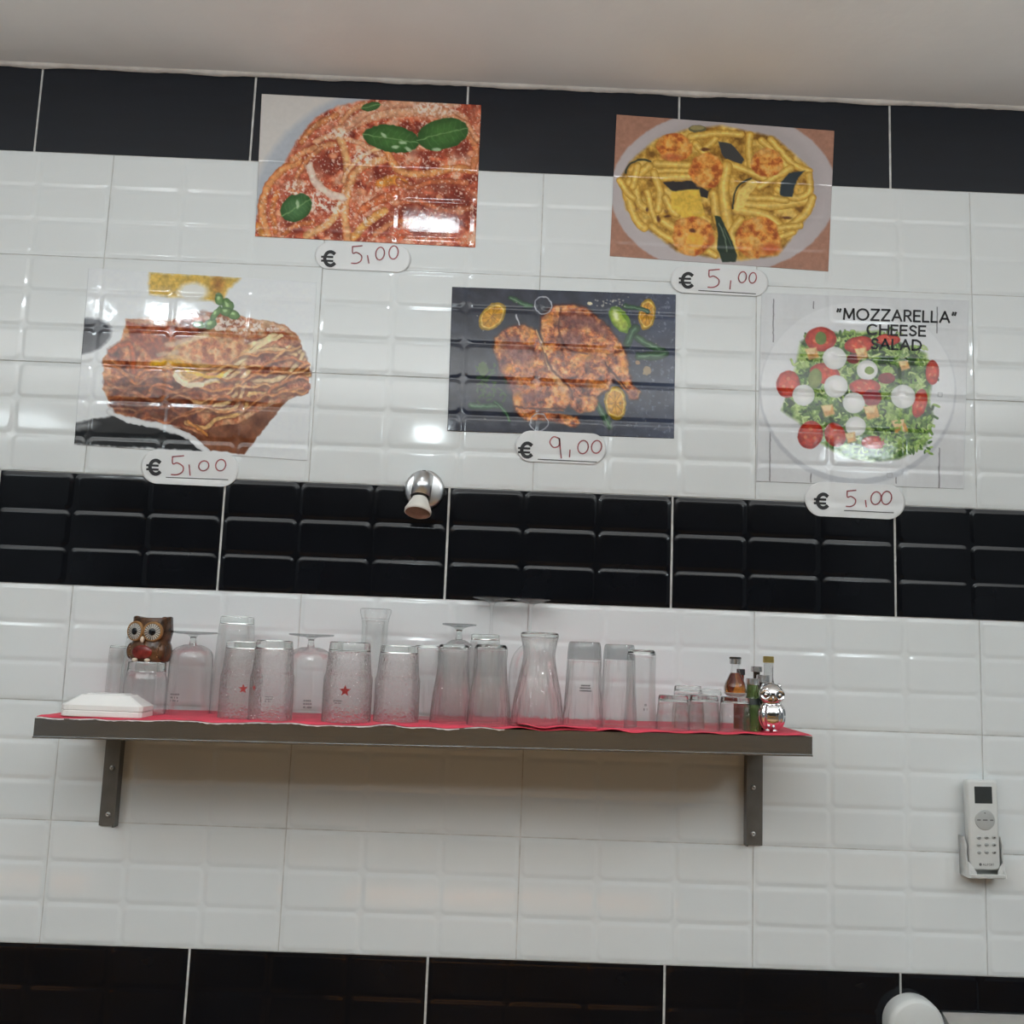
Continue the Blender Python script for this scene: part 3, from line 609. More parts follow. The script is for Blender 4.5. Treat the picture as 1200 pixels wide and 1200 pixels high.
def p_chicken(c):
    n = c.noise(60, 3, 4); base = np.array([40, 43, 54.]) ; hi = np.array([84, 96, 124.])
    t = np.clip((c.X - 500) / 800, 0, 1) * .55 + np.clip(n - .38, 0, 1) * .55; c.C = base * (1 - t[..., None]) + hi * t[..., None]
    n2 = c.noise(14, 5, 2); c.put(np.clip((n2 - .68) * 6, 0, 1) * np.clip((c.X - 700) / 500, 0, .6), (120, 130, 150))
    def half(x, y, rx, ry, ang, rind=(150, 116, 26), fl=(206, 150, 36)):
        c.ell(x, y, rx, ry, rind, ang, .06); c.ell(x, y, rx * .86, ry * .86, (214, 176, 76), ang, .1); c.ell(x, y, rx * .74, ry * .76, fl, ang, .1, (188, 128, 30))
        a = math.radians(ang)
        for k in range(8):
            q = k * math.tau / 8; c.line([(x, y), (x + rx * .7 * math.cos(q) * math.cos(a) - ry * .7 * math.sin(q) * math.sin(a), y + rx * .7 * math.cos(q) * math.sin(a) + ry * .7 * math.sin(q) * math.cos(a))], 3.5, (150, 96, 24), smooth=False, alpha=.8)
    half(288, 236, 76, 50, -48); half(965, 226, 72, 38, -82); half(826, 616, 76, 50, 84)
    c.ell(848, 250, 72, 40, (92, 128, 34), 58, .08); c.ell(842, 252, 60, 28, (168, 184, 64), 58, .12, (120, 150, 44)); c.ell(830, 235, 16, 34, (206, 214, 160), -20, .7)
    def pep(p, w=26): c.line(p, w, (52, 88, 60), (26, 48, 36), hi=(128, 164, 130))
    pep([(370, 155), (410, 175), (455, 190)], 24); pep([(870, 190), (920, 200), (970, 215)], 22); pep([(880, 350), (900, 310), (915, 290)], 40); pep([(920, 330), (970, 360), (1030, 385)], 32); pep([(930, 410), (990, 410), (1045, 400)], 36)
    pep([(195, 625), (250, 628), (320, 628)], 28); pep([(745, 620), (775, 670), (800, 715)], 30); pep([(300, 610), (340, 650), (365, 690)], 16)
    for k in range(60):
        x, y = 220 + c.rng.random() * 150, 440 + c.rng.random() * 170
        if c.rng.random() < .7: c.ell(x, y, 16, 7, (52, 78, 48), c.rng.random() * 180, .4)
    for k in range(34): c.ell(200 + c.rng.random() * 850, 140 + c.rng.random() * 580, 5, 4, (140, 140, 130), 0, .5, alpha=.6)
    c.ell(712, 178, 14, 8, (200, 190, 160)); c.ell(964, 476, 20, 20, (150, 130, 100), wob=.4); c.ell(924, 438, 12, 10, (150, 120, 90)); c.ell(248, 470, 22, 34, (70, 92, 50))
    for k in range(30): c.ell(740 + c.rng.random() * 130, 160 + c.rng.random() * 30, 5, 4, (170, 170, 160), 0, .5, alpha=.7)
    parts = [[(290, 380), (300, 330), (360, 280), (430, 268), (480, 300), (520, 400), (540, 480), (470, 540), (380, 560), (340, 500), (320, 470)],
             [(495, 300), (497, 230), (550, 185), (640, 180), (700, 195), (800, 280), (860, 360), (890, 450), (840, 480), (800, 560), (740, 600), (620, 600), (520, 480)],
             [(780, 440), (790, 400), (860, 380), (885, 470), (900, 540), (938, 570), (925, 600), (895, 605), (850, 540), (800, 480)],
             [(370, 560), (400, 510), (500, 470), (560, 480), (620, 540), (640, 610), (600, 650), (500, 650), (430, 690), (385, 650)],
             [(620, 590), (740, 580), (752, 610), (730, 650), (670, 660), (630, 640)],
             [(430, 660), (520, 655), (660, 675), (675, 700), (650, 720), (600, 705), (520, 690), (440, 690)]]
    full = np.zeros(c.X.shape)
    for k, p in enumerate(parts):
        c.poly(p, (66, 24, 16), 16); m = c.polym([(sum(q[0] for q in p) / len(p) * .04 + x * .96, sum(q[1] for q in p) / len(p) * .04 + y * .96) for x, y in p], 10); full = np.maximum(full, m)
        c.texture(m, [(70, 28, 22), (134, 58, 34), (182, 92, 46), (208, 124, 52), (222, 160, 90)], 34, 50 + k, 2.6)
    c.texture(full, [(70, 24, 20), (170, 84, 44), (210, 130, 64), (216, 160, 120)], 13, 61, 2.8, .42, 3)
    for x, y, a, b, g in [(400, 390, 100, 62, 28), (660, 250, 90, 50, 14), (640, 340, 60, 60, 60), (740, 280, 100, 30, 36), (330, 450, 24, 60, 8), (470, 590, 80, 26, -10), (380, 540, 36, 46, 0), (905, 575, 30, 24, 40)]:
        m = c.ell(x, y, a, b, (104, 50, 48), g, .6, alpha=.62, wob=.4, seed=int(x)); c.texture(m, [(60, 28, 32), (128, 72, 70), (176, 128, 120)], 14, int(y), 2.6, .5)
    for x, y, a, b in [(540, 250, 40, 36), (700, 410, 60, 30), (860, 450, 34, 60), (600, 580, 30, 40), (740, 540, 44, 28), (400, 600, 30, 44), (360, 470, 36, 26), (460, 320, 18, 50)]: c.ell(x, y, a, b, (226, 148, 48), soft=.9, alpha=.7, wob=.5, seed=int(y))
    c.line([(550, 460), (580, 520), (600, 560)], 26, (222, 176, 130), alpha=.7, soft=14); c.line([(480, 300), (520, 400), (535, 470)], 8, (216, 170, 110), alpha=.8)
    c.line([(520, 400), (550, 470), (620, 540), (640, 600)], 9, (70, 24, 16), alpha=.8, soft=6); c.line([(590, 200), (580, 300), (620, 380), (700, 400)], 8, (70, 28, 22), alpha=.7, soft=6); c.line([(380, 630), (480, 640), (600, 640)], 8, (60, 24, 18), alpha=.8, soft=6)
    c.line([(780, 440), (830, 500), (880, 560)], 8, (60, 22, 16), alpha=.8)
    for x, y in [(510, 186), (492, 700)]: c.line(arc(x, y, 38, 37, 0, 360, 24), 4.5, (168, 172, 182), smooth=False)
    c.line([(392, 228), (404, 275)], 6, (170, 172, 180), smooth=False)
def p_salad(c):
    n = c.noise(50, 3, 3, y=c.Y * .15); c.C = np.array([196, 199, 202.]) + (n[..., None] - .5) * 10
    for x, y0, y1 in [(131, 160, 350), (306, 170, 200), (848, 195, 310), (116, 730, 955), (295, 900, 960), (668, 925, 965), (856, 815, 985)]: c.line([(x, y0), (x - 1, y1)], 4, (92, 92, 96), smooth=False)
    c.ell(500, 572, 434, 402, (176, 180, 186), soft=.02); c.ell(500, 558, 428, 390, (204, 207, 210), soft=.02); c.ell(500, 558, 350, 310, (198, 201, 205), soft=.08, alpha=.9)
    sal = c.polym([(250, 350), (330, 300), (420, 310), (600, 300), (700, 360), (800, 400), (825, 520), (810, 600), (830, 680), (800, 800), (680, 860), (560, 870), (440, 850), (330, 790), (240, 700), (165, 650), (200, 560), (230, 450)], 16)
    c.texture(sal, [(36, 62, 26), (72, 108, 44), (116, 150, 66), (160, 186, 106)], 30, 9, 2.6)
    for k in range(560):
        x, y = 165 + c.rng.random() * 665, 300 + c.rng.random() * 580
        jx = np.argmin(np.abs(c.X[0] - x)); jy = np.argmin(np.abs(c.Y[:, 0] - y))
        if sal[jy, jx] < .45: continue
        g = [(62, 100, 38), (104, 146, 58), (142, 176, 84), (176, 200, 122), (40, 66, 30)][c.rng.integers(5)]
        a = c.rng.random() * 360; r = 10 + c.rng.random() * 13
        c.line([(x, y), (x + r * math.cos(a), y + r * math.sin(a)), (x + r * 1.6 * math.cos(a + .9), y + r * 1.6 * math.sin(a + .9))], 7 + c.rng.random() * 5, g, tuple(v * .75 for v in g))
    def tom(x, y, rx, ry, g=0):
        c.ell(x, y, rx, ry, (160, 36, 24), g, .06); c.ell(x, y, rx * .84, ry * .84, (196, 66, 42), g, .12, (176, 44, 30))
        for k in range(3): q = k * 2.1 + .6; c.ell(x + rx * .4 * math.cos(q), y + ry * .4 * math.sin(q), rx * .2, ry * .16, (206, 104, 66), 30, .5)
    tom(338, 338, 70, 56); tom(505, 362, 66, 38, -8); tom(632, 340, 56, 26); tom(194, 536, 52, 62, 10); tom(355, 490, 70, 46, 14); tom(826, 484, 30, 56); tom(770, 620, 32, 66, 14); tom(530, 548, 70, 36); tom(292, 756, 56, 64, 20); tom(400, 756, 46, 56, -30); tom(570, 790, 56, 30)
    c.ell(625, 510, 40, 26, (128, 38, 42)); c.ell(562, 596, 44, 40, (140, 40, 48)); c.ell(480, 425, 30, 24, (112, 40, 40))
    c.ell(338, 334, 26, 30, (92, 118, 40)); c.ell(312, 510, 32, 46, (124, 138, 62), 10, .1, (96, 112, 44))
    for x, y, r in [(398, 422, 54), (540, 474, 48), (404, 546, 54), (262, 584, 50), (482, 618, 50), (698, 590, 56), (490, 720, 46)]:
        c.ell(x, y, r, r * .96, (214, 215, 212), soft=.07, col2=(186, 190, 188)); c.ell(x - r * .2, y - r * .25, r * .4, r * .3, (226, 227, 226), soft=.8)
    c.ell(550, 476, 22, 18, (120, 146, 60))
    for x, y, a in [(300, 402, 30), (516, 402, 30), (704, 455, 25), (370, 652, 30), (560, 660, 36), (684, 722, 36), (470, 770, 26)]:
        c.poly([(x - a, y - a * .7), (x + a * .6, y - a * .9), (x + a, y + a * .5), (x - a * .5, y + a * .9)], (196, 146, 80), 8); c.poly([(x - a, y - a * .7), (x + a * .6, y - a * .9), (x + a * .3, y), (x - a * .7, y + a * .1)], (222, 188, 130), 8)
    for k in range(120):
        x, y = 600 + c.rng.random() * 220, 680 + c.rng.random() * 160
        if (x - 600) + (860 - y) < 60: continue
        g = [(62, 100, 38), (112, 152, 62), (150, 184, 92)][c.rng.integers(3)]; c.ell(x, y, 13, 6, g, c.rng.random() * 180, .3)
    c.line([(850, 574), (868, 574), (868, 590), (850, 590), (850, 574)], 3, (150, 152, 156), smooth=False); c.line([(628, 922), (650, 922), (650, 940), (628, 940), (628, 922)], 3, (160, 162, 166), smooth=False)

K = 3.75
poster([(308, 113), (564, 126), (557, 292), (300, 279)], (280, 90, K), p_bolognese, 'glossy poster of spaghetti in red meat sauce with basil leaves, upper left')
poster([(722, 137), (976, 156), (969, 320), (714, 302)], (680, 110, K), p_zucchini, 'poster of yellow pasta with dark aubergine pieces on a white plate, upper right', warp=2.5, grain=.15)
poster([(106, 316), (372, 333), (361, 541), (89, 522)], (70, 290, K), p_lasagna, 'glossy white poster of a lasagne slice, far left of the wall')
poster([(530, 338), (791, 347), (789, 515), (524.5, 506)], (500, 310, K), p_chicken, 'poster of a whole roast chicken with lemons on dark slate')
sal = poster([(891, 345), (1133, 354), (1127, 574), (885, 565)], (870, 310, K), p_salad, 'white poster of mozzarella salad with black lettering, far right', warp=1.5, grain=.2)
def cp(x, y): return (870 + x / K, 310 + y / K)
st = []
for t, a, b, h in [('"MOZZARELLA"', (408, 246), (930, 262), 46), ('CHEESE', (540, 312), (795, 320), 42), ('SALAD', (560, 375), (776, 382), 42)]:
    st += letter_strokes(t, *cp(*a), *cp(*b), h / K)
link('lettering', ribbon(st, .0042, .0016), M['ink'], sal)['label'] = 'black capital lettering'

# ------------------------------------------------------------------ price stickers
def sticker(cx, cy, w, h, label, euro, digits, underline, ang=2.6, rnd=.5):
    a = math.radians(ang)
    def px(u, v_): return (cx + u * math.cos(a) - v_ * math.sin(a), cy + u * math.sin(a) + v_ * math.cos(a))
    r = h * rnd; nz, nx = 22, 40; v = []; f = []
    for j in range(nz + 1):
        q = -math.cos(math.pi * j / nz) * h / 2
        o = max(0, abs(q) - (h / 2 - r)); ins = r - math.sqrt(max(r * r - o * o, 0))
        for i in range(nx + 1):
            u = (-w / 2 + ins) + (w - 2 * ins) * i / nx
            p = at(*px(u, q)); v.append((p[0], float(sheet_y(p[0], p[2], .0021)), p[2]))
    for j in range(nz):
        for i in range(nx):
            k = j * (nx + 1) + i; f.append((k, k + nx + 1, k + nx + 2, k + 1))
    n0 = len(v); ring = list(range(nx + 1)) + [j * (nx + 1) + nx for j in range(1, nz + 1)] + [nz * (nx + 1) + i for i in range(nx - 1, -1, -1)] + [j * (nx + 1) for j in range(nz - 1, 0, -1)]
    for k in ring: v.append((v[k][0], v[k][1] + .0012, v[k][2]))
    for k in range(len(ring)): f.append((ring[k], ring[(k + 1) % len(ring)], n0 + (k + 1) % len(ring), n0 + k))
    o = tag(link('price_sticker', pyd('price_sticker', v, f), M['paper'], smooth=True), label, 'price sticker')
    ex, ey = euro
    e = [arc(ex + 1.5, ey, 6.6, 8.0, 48, 312, 16)]
    link('euro_sign', ribbon(e, .0072, .0029), M['ink'], o)['label'] = 'bold black euro sign'
    b = [[(ex - 8.5, ey - 2.3), (ex + 4, ey - 1.8)], [(ex - 8.5, ey + 2.3), (ex + 4, ey + 2.8)]]
    link('euro_sign', ribbon(b, .0044, .0030), M['ink'], o)['label'] = 'two bars of the euro sign'
    link('handwritten_price', ribbon(digits, .0026, .0029), M['redink'], o)['label'] = 'thin red handwritten price'
    if underline: link('underline', ribbon([underline], .0016, .0028), M['ink'], o)
    return o
def c_(ox, oy, pts): return [(ox + x / K, oy + y / K) for x, y in pts]
def five(ox, oy, x, y, w, h):
    return [c_(ox, oy, [(x + w, y), (x + .1 * w, y + .05 * h)]), c_(ox, oy, smoothprof_xy([(x + .1 * w, y + .05 * h), (x + .12 * w, y + .42 * h), (x + .5 * w, y + .38 * h), (x + .95 * w, y + .58 * h), (x + .9 * w, y + .85 * h), (x + .5 * w, y + h), (x, y + h)]))]
def zero(ox, oy, x, y, w, h, lean=8):
    return c_(ox, oy, [(x + w / 2 + w / 2 * math.cos(t / 16 * math.tau) + lean * -math.sin(t / 16 * math.tau) * .3, y + h / 2 + h / 2 * math.sin(t / 16 * math.tau)) for t in range(17)])
o = (280, 90)
sticker(426, 303.5, 112, 31, 'white pill price sticker under the spaghetti poster', (280 + 400 / K, 90 + 808 / K),
        five(*o, 498, 752, 46, 76) + [c_(*o, [(568, 795), (574, 828)])] + [zero(*o, 604, 758, 38, 56), zero(*o, 662, 752, 40, 58)], None)
o = (680, 110)
sticker(842, 331.5, 114, 31, 'white pill price sticker under the aubergine pasta poster', (680 + 464 / K, 110 + 828 / K),
        five(*o, 556, 780, 50, 78) + [c_(*o, [(656, 830), (652, 866)])] + [zero(*o, 690, 790, 34, 48), zero(*o, 736, 794, 32, 46)], c_(*o, [(515, 872), (765, 887)]))
o = (70, 290)
sticker(224, 549.5, 114, 40, 'white pill price sticker under the lasagne poster', (70 + 424 / K, 290 + 970 / K),
        five(*o, 498, 920, 54, 82) + [c_(*o, [(576, 960), (580, 1005)])] + [zero(*o, 618, 942, 44, 44), zero(*o, 692, 936, 44, 50)], c_(*o, [(475, 1014), (745, 1024)]))
o = (500, 310)
sticker(657, 525.5, 106, 36, 'white pill price sticker reading nine euros under the chicken poster', (500 + 436 / K, 310 + 820 / K),
        [c_(*o, smoothprof_xy([(582, 770), (556, 762), (540, 785), (556, 808), (580, 800), (582, 768), (586, 820), (590, 855)]))] + [c_(*o, [(628, 820), (626, 850)])] + [zero(*o, 662, 778, 46, 58), zero(*o, 722, 778, 44, 56)], c_(*o, [(488, 860), (744, 872)]))
o = (870, 310)
sticker(1000, 587.5, 117, 40, 'white pill price sticker under the mozzarella salad poster', (870 + 342 / K, 310 + 1043 / K),
        five(*o, 448, 996, 42, 70) + [c_(*o, [(532, 1040), (536, 1068)])] + [zero(*o, 556, 1002, 44, 56), zero(*o, 602, 1000, 44, 58)], c_(*o, [(440, 1084), (655, 1094)]))

# ------------------------------------------------------------------ wall spotlight
lp = at(497.5, 574, -.012)
spot = empty('wall_spotlight', (lp[0], -.0095, lp[2]), 'brushed metal wall spotlight with an unlit downward bulb, beneath the posters', 'lamp')
base = link('wall_plate', lathe('wall_plate', [(.0001, .016), (.030, .016), (.0365, .0145), (.0392, .011), (.0396, 0), (.0001, 0)], 56), M['lampmetal'], spot, True)
base.rotation_euler = (math.pi / 2, 0, 0)
for sx in (-1, 1):
    s_ = link('side_screw', lathe('side_screw', [(.0001, .003), (.0022, .0028), (.0026, 0), (.0001, 0)], 14), M['darkmetal'], spot, loc=(sx * .0398, -.006, -.001))
    s_.rotation_euler = (0, sx * math.pi / 2, 0)
axis = Vector((-.075, -.36, -.93)).normalized(); q = Vector((0, 0, 1)).rotation_difference(axis)
def along(d): return Vector((0.0, -.031, .025)) + axis * d
for nm, prof, m_, d in [('lamp_body', [(.0001, 0), (.0165, 0), (.0192, .002), (.0192, .050), (.0176, .050), (.0170, .036), (.0001, .036)], 'lampmetal', 0),
                        ('socket', [(.0001, .036), (.0158, .036), (.0158, .0535), (.0001, .0535)], 'darkmetal', 0),
                        ('bulb', [(.0001, .044), (.0110, .046), (.0150, .054), (.0220, .070), (.0262, .080), (.0262, .085), (.0242, .0862)], 'bulb', 0),
                        ('bulb_lens', [(.0243, .0860), (.0235, .0848), (.012, .0842), (.0001, .0840)], 'lens', 0)]:
    o = link(nm, lathe(nm, prof, 48), M[m_], spot, True, loc=along(d)); o.rotation_mode = 'QUATERNION'; o.rotation_quaternion = q
me = pyd('pivot', *[[(-.004, -.004, 0), (.004, -.004, 0), (.004, .004, 0), (-.004, .004, 0), (-.003, -.003, .03), (.003, -.003, .03), (.003, .003, .03), (-.003, .003, .03)], [(0, 3, 2, 1), (4, 5, 6, 7), (0, 1, 5, 4), (1, 2, 6, 5), (2, 3, 7, 6), (3, 0, 4, 7)]])
o = link('pivot', me, M['darkmetal'], spot, loc=(0, -.012, .030)); o.rotation_euler = (math.pi / 2, 0, 0)
o = link('screw', lathe('screw', [(.0001, .004), (.0028, .0035), (.0034, 0), (.0001, 0)], 16), M['chrome'], spot, True, loc=(0, -.016, .0345)); o.rotation_euler = (math.pi / 2, 0, 0)

# ------------------------------------------------------------------ shelf
SX0, SX1, SD = -.225, 1.106, .25
TILT = .0128
def shz(x): return Z0 + .4365 + (x - SX0) * TILT       # top of the steel shelf
shelf = empty('wall_shelf', ((SX0 + SX1) / 2, -.0095, shz(.44)), 'long stainless steel wall shelf on two grey brackets, carrying the glasses', 'shelf')
def sh(x, y, dz): return (x - shelf.location[0], y + .0095, shz(x) + dz - shelf.location[2])
# folded sheet: top, front lip, returned rim, end lips, back upstand
def sweep(name, prof, x0, x1, m_, t=.0015):
    v, f = [], []
    for x in (x0, x1):
        for (y, dz) in prof: v.append(sh(x, y, dz))
    n = len(prof)
    for k in range(n): f.append((k, (k + 1) % n, n + (k + 1) % n, n + k))
    f.append(tuple(range(n))[::-1]); f.append(tuple(range(n, 2 * n)))
    return link(name, pyd(name, v, f), m_, shelf)
LIP = .033
sweep('shelf_board', [(-.0096, 0), (-SD, 0), (-SD, -.004), (-.0096, -.004)], SX0, SX1, M['steel'])
sweep('front_lip', [(-SD - .0002, .0002), (-SD - .0002, -LIP + .003), (-SD - .0032, -LIP + .0026), (-SD - .0032, -LIP), (-SD + .016, -LIP), (-SD + .016, -LIP + .0015), (-SD + .0013, -LIP + .0015), (-SD + .0013, .0002)], SX0, SX1, M['steel'])
for x in (SX0, SX1 - .0015): sweep('end_lip', [(-.012, -.0005), (-SD, -.0005), (-SD, -LIP + .002), (-.012, -LIP + .002)], x, x + .0015, M['steel'])
for cxp, lean in ((-.172, 0), (1.066, 0)):
    zt, zb = shz(cxp) - .0045, Z0 + (.2195 if cxp < 0 else .2265)
    sgn = 1 if cxp < 0 else -1
    b = link('bracket', boxm('bracket', -.0175, .0175, -.0135, -.0095, zb - shelf.location[2], zt - shelf.location[2], .0006, 1), M['bracket'], shelf, loc=(cxp - shelf.location[0], .0095, 0))
    fx = .0165 * sgn
    fl = pyd('bracket_arm', *(lambda a, b_: ([(x, y, z - shelf.location[2]) for x in (a, b_) for (y, z) in ((-.0096, zb + .0005), (-.032, zb + .0005), (-.032, zt - .03), (-.228, zt - .008), (-.228, zt), (-.0096, zt))],
              [(0, 1, 2, 3, 4, 5), (11, 10, 9, 8, 7, 6)] + [(k, k + 6, (k + 1) % 6 + 6, (k + 1) % 6) for k in range(6)]))(fx - .0018, fx + .0018))
    link('bracket_arm', fl, M['bracket'], b)
    for zz in (zb + .021, zb + .108):
        s_ = link('screw', lathe('screw', [(.0001, .0012), (.0012, .0012), (.0016, .0030), (.0045, .0018), (.0050, 0), (.0001, 0)], 18), M['lampmetal'], b, True, loc=(-.001, -.0135, zz - shelf.location[2]))
        s_.rotation_euler = (math.pi / 2, 0, 0)
        link('screw', lathe('screw_recess', [(.0016, .0020), (.0001, .0016)], 8), M['ink'], s_)

# red liner on the shelf
def liner(name, x0, x1, y0, y1, lift, amp, label, seed, fall=.006):
    rs = np.random.default_rng(seed); ph = rs.random(8) * 6
    nx, ny = max(int((x1 - x0) * 220), 8), 14; v, f = [], []
    for j in range(ny + 1):
        for i in range(nx + 1):
            x = x0 + (x1 - x0) * i / nx; tt = j / ny
            y = y0 + (y1 - y0) * tt
            wv = amp * (.5 + .5 * math.sin(x * 31 + ph[0] + 2 * tt)) * (.5 + .5 * math.sin(x * 83 + ph[1])) * tt ** 8
            if tt > .99: y -= .0025 * math.sin(x * 37 + ph[2]) + .0012 * math.sin(x * 140 + ph[3]) ; wv -= fall * (.5 + .5 * math.sin(x * 21 + ph[4]) * math.sin(x * 57 + ph[5]))
            v.append((x, y, shz(x) + lift + wv))
    for j in range(ny):
        for i in range(nx):
            k = j * (nx + 1) + i; f.append((k, k + 1, k + nx + 2, k + nx + 1))
    o = link(name, pyd(name, v, f), M['cloth'], smooth=True)
    md = o.modifiers.new('thickness', 'SOLIDIFY'); md.thickness = .0009; md.offset = -1
    return tag(o, label, 'shelf liner'), v[-(nx + 1):]
cl, edge = liner('shelf_liner', SX0 + .004, SX1 - .002, -.016, -SD - .003, .0026, .0030, 'long red paper liner covering the steel shelf under the glasses', 3, .0035)
v, f = [], []
for i, p in enumerate(edge):
    r = random.uniform(.0002, .0016); v += [(p[0], p[1] - .0006, p[2] - .0006), (p[0], p[1] - .0006, p[2] - .0014 - r)]
n = int(len(edge) * .60)
for i in range(n): f.append((2 * i, 2 * i + 2, 2 * i + 3, 2 * i + 1))
hm = link('frayed_edge', pyd('frayed_edge', v, f), M['hem'], cl); hm['label'] = 'white frayed front edge'
c2, _ = liner('shelf_liner', .60, .735, -.10, -SD - .004, .0062, .0050, 'short folded red paper piece lying over the liner below the carafe-shaped glass', 9, .003)

# ------------------------------------------------------------------ glassware
LIFT = .0038
def spot_for(cx, top, Y, hw, basepy=845):
    """stand a thing of half width hw px, seen with its top at row top, at depth Y"""
    p = at(cx, (top + basepy) / 2, Y); x = p[0]; zb = shz(x) + LIFT
    zt = at(cx, top, Y)[2]; r = hw / F * (-(CP[1] - Y)) if False else hw * (Y - CP[1]) / F
    return x, zb, zt - zb, r
def shell(outer, t=.0022, base=.010):
    """glass standing upside down: outer profile from rim (z=0) up to the base; inner wall and thick base added"""
    H = outer[-1][1]
    inner = [(max(r - t, .001), z) for r, z in outer if z < H - base]
    rb = max(outer[-1][0] - t, .001)
    prof = [(max(outer[0][0] - t, .001), outer[0][1] + .0004)] + outer + [(outer[-1][0] * .93, H + .0012), (.0001, H + .0006)]
    inn = list(reversed([(0.0001, H - base + .001), (rb * .85, H - base), (rb, H - base - .003)] + [p for p in reversed(inner) if p[1] < H - base - .004]))
    return prof, inn
def facet(n, amp): return lambda t, i: 1 - amp * (1 - abs(math.cos(n * t / 2)))
def glass(name, label, cx, top, hw, Y, shape, m_='glass', n=40, fac=None, cat='glass', base=.012, t=.0022, group=None, basemat='glass_thick'):
    x, zb, H, r = spot_for(cx, top, Y, hw)
    root = empty(name, (x, Y, zb), label, cat, group)
    prof = smoothprof([(r * a, H * b) for a, b in shape], 5)
    outer, inner = shell(prof, t, base)
    cut = [p for p in outer if p[1] <= H - base] ; lid = [p for p in outer if p[1] > H - base]
    lid = [(np.interp(H - base, [p[1] for p in prof], [p[0] for p in prof]), H - base)] + lid
    cut = cut + [lid[0]]
    link('bowl', lathe('bowl', cut, n, fac), M[m_], root, True)
    link('inner_wall', lathe('inner_wall', inner[:-2], n, fac), M['glass_inner'], root, True)
    # thick base as one closed solid
    link('thick_base', lathe('thick_base', [(.0001, H - base)] + lid, n, fac), M[basemat], root, True)
    return root
STRAIGHT = [(1, 0), (1, .3), (.97, .7), (.93, .97), (.90, 1)]
TAPER = [(1, 0), (.99, .2), (.95, .5), (.88, .8), (.82, .97), (.80, 1)]
TUMB = [(1, 0), (1, .45), (.99, .56), (.94, .60), (.90, .75), (.84, .97), (.82, 1)]
PILS = [(1, 0), (1, .12), (.93, .35), (.82, .55), (.76, .72), (.78, .88), (.80, .96), (.74, 1)]
WAIST = [(1, 0), (.98, .1), (.88, .35), (.66, .62), (.60, .76), (.66, .90), (.69, .97), (.66, 1)]
GOB = [(1, 0), (1, .45), (.99, .58), (.93, .70), (.6, .76), (.2, .80)]
def star(root, r_at, z, size, theta, m_='redprint'):
    v = []
    for k in range(10):
        a = math.pi / 2 + k * math.pi / 5; q = size * (1 if k % 2 == 0 else .42)
        th = theta + q * math.cos(a) / r_at; v.append((r_at * math.cos(th), r_at * math.sin(th), z + q * math.sin(a)))
    v.append((r_at * math.cos(theta), r_at * math.sin(theta), z))
    o = link('printed_star', pyd('printed_star', v, [(k, (k + 1) % 10, 10) for k in range(10)]), M[m_], root); o['label'] = 'red printed five-pointed star'; return o
def marks(root, r_at, z, rows, theta, w=.018, h=.0022, m_='greyprint', seed=1):
    rs = np.random.default_rng(seed); v, f = [], []
    for q in range(rows):
        x = -w / 2
        while x < w / 2:
            l = rs.uniform(.0009, .0028)
            if rs.random() < .8:
                b = len(v)
                for dx, dz in ((0, 0), (l, 0), (l, h), (0, h)):
                    th = theta + (x + dx) / r_at; v.append((r_at * math.cos(th), r_at * math.sin(th), z - q * h * 1.9 + dz))
                f.append((b, b + 1, b + 2, b + 3))
            x += l + .0006
    link('printed_mark', pyd('printed_mark', v, f), M[m_], root)
def goblet(label, cx, top, hwfoot, hwbowl, Y, m_='glass_facet', stem=.16, bowl=None):
    x, zb, H, r = spot_for(cx, top, Y, hwbowl); rf = hwfoot * (Y - CP[1]) / F
    root = empty('stemmed_glass', (x, Y, zb), label, 'glass')
    bt = 1 - stem - .04
    prof = smoothprof(bowl and [(r * a, H * b) for a, b in bowl] or [(r, 0), (r, H * bt * .45), (r * .99, H * bt * .75), (r * .88, H * bt * .92), (r * .45, H * bt), (.006, H * (bt + .01))], 5)
    zt = prof[-1][1]
    link('bowl', lathe('bowl', prof, 48, facet(10, .02)), M[m_], root, True)
    link('inner_wall', lathe('inner_wall', [(max(a - .002, .0005), b - .002 if b > .01 else b) for a, b in prof], 48), M['glass_inner'], root, True)
    link('stem', lathe('stem', smoothprof([(.0075, zt - .002), (.0055, zt + (H - zt) * .35), (.0065, zt + (H - zt) * .6), (.014, zt + (H - zt) * .82)], 5), 24), M['glass_thick'], root, True)
    link('foot', lathe('foot', [(.012, zt + (H - zt) * .78), (rf * .6, H - .0045), (rf * .97, H - .0028), (rf, H - .0014), (rf * .97, H), (.0001, H - .0004)], 48), M['glass_grey'], root, True)
    return root
def wineglass(label, cx, top, hwfoot, hwbowl, Y, stemtop):
    x, zb, H, r = spot_for(cx, top, Y, hwbowl); rf = hwfoot * (Y - CP[1]) / F; hb = H * stemtop
    root = empty('wine_glass', (x, Y, zb), label, 'glass', )
    pr = smoothprof([(r * .82, 0), (r * .95, hb * .3), (r, hb * .55), (r * .88, hb * .8), (r * .5, hb * .96), (.004, hb)], 6)
    link('bowl', lathe('bowl', pr, 48), M['glass'], root, True)
    link('stem', lathe('stem', smoothprof([(.0042, hb - .001), (.0030, hb + (H - hb) * .3), (.0030, hb + (H - hb) * .7), (.006, H - .012), (.012, H - .008)], 5), 20), M['glass'], root, True)
    link('foot', lathe('foot', [(.010, H - .009), (rf * .55, H - .006), (rf * .97, H - .0015), (rf, H - .0006), (rf * .97, H), (.0001, H - .001)], 48), M['glass_grey'], root, True)
    return root

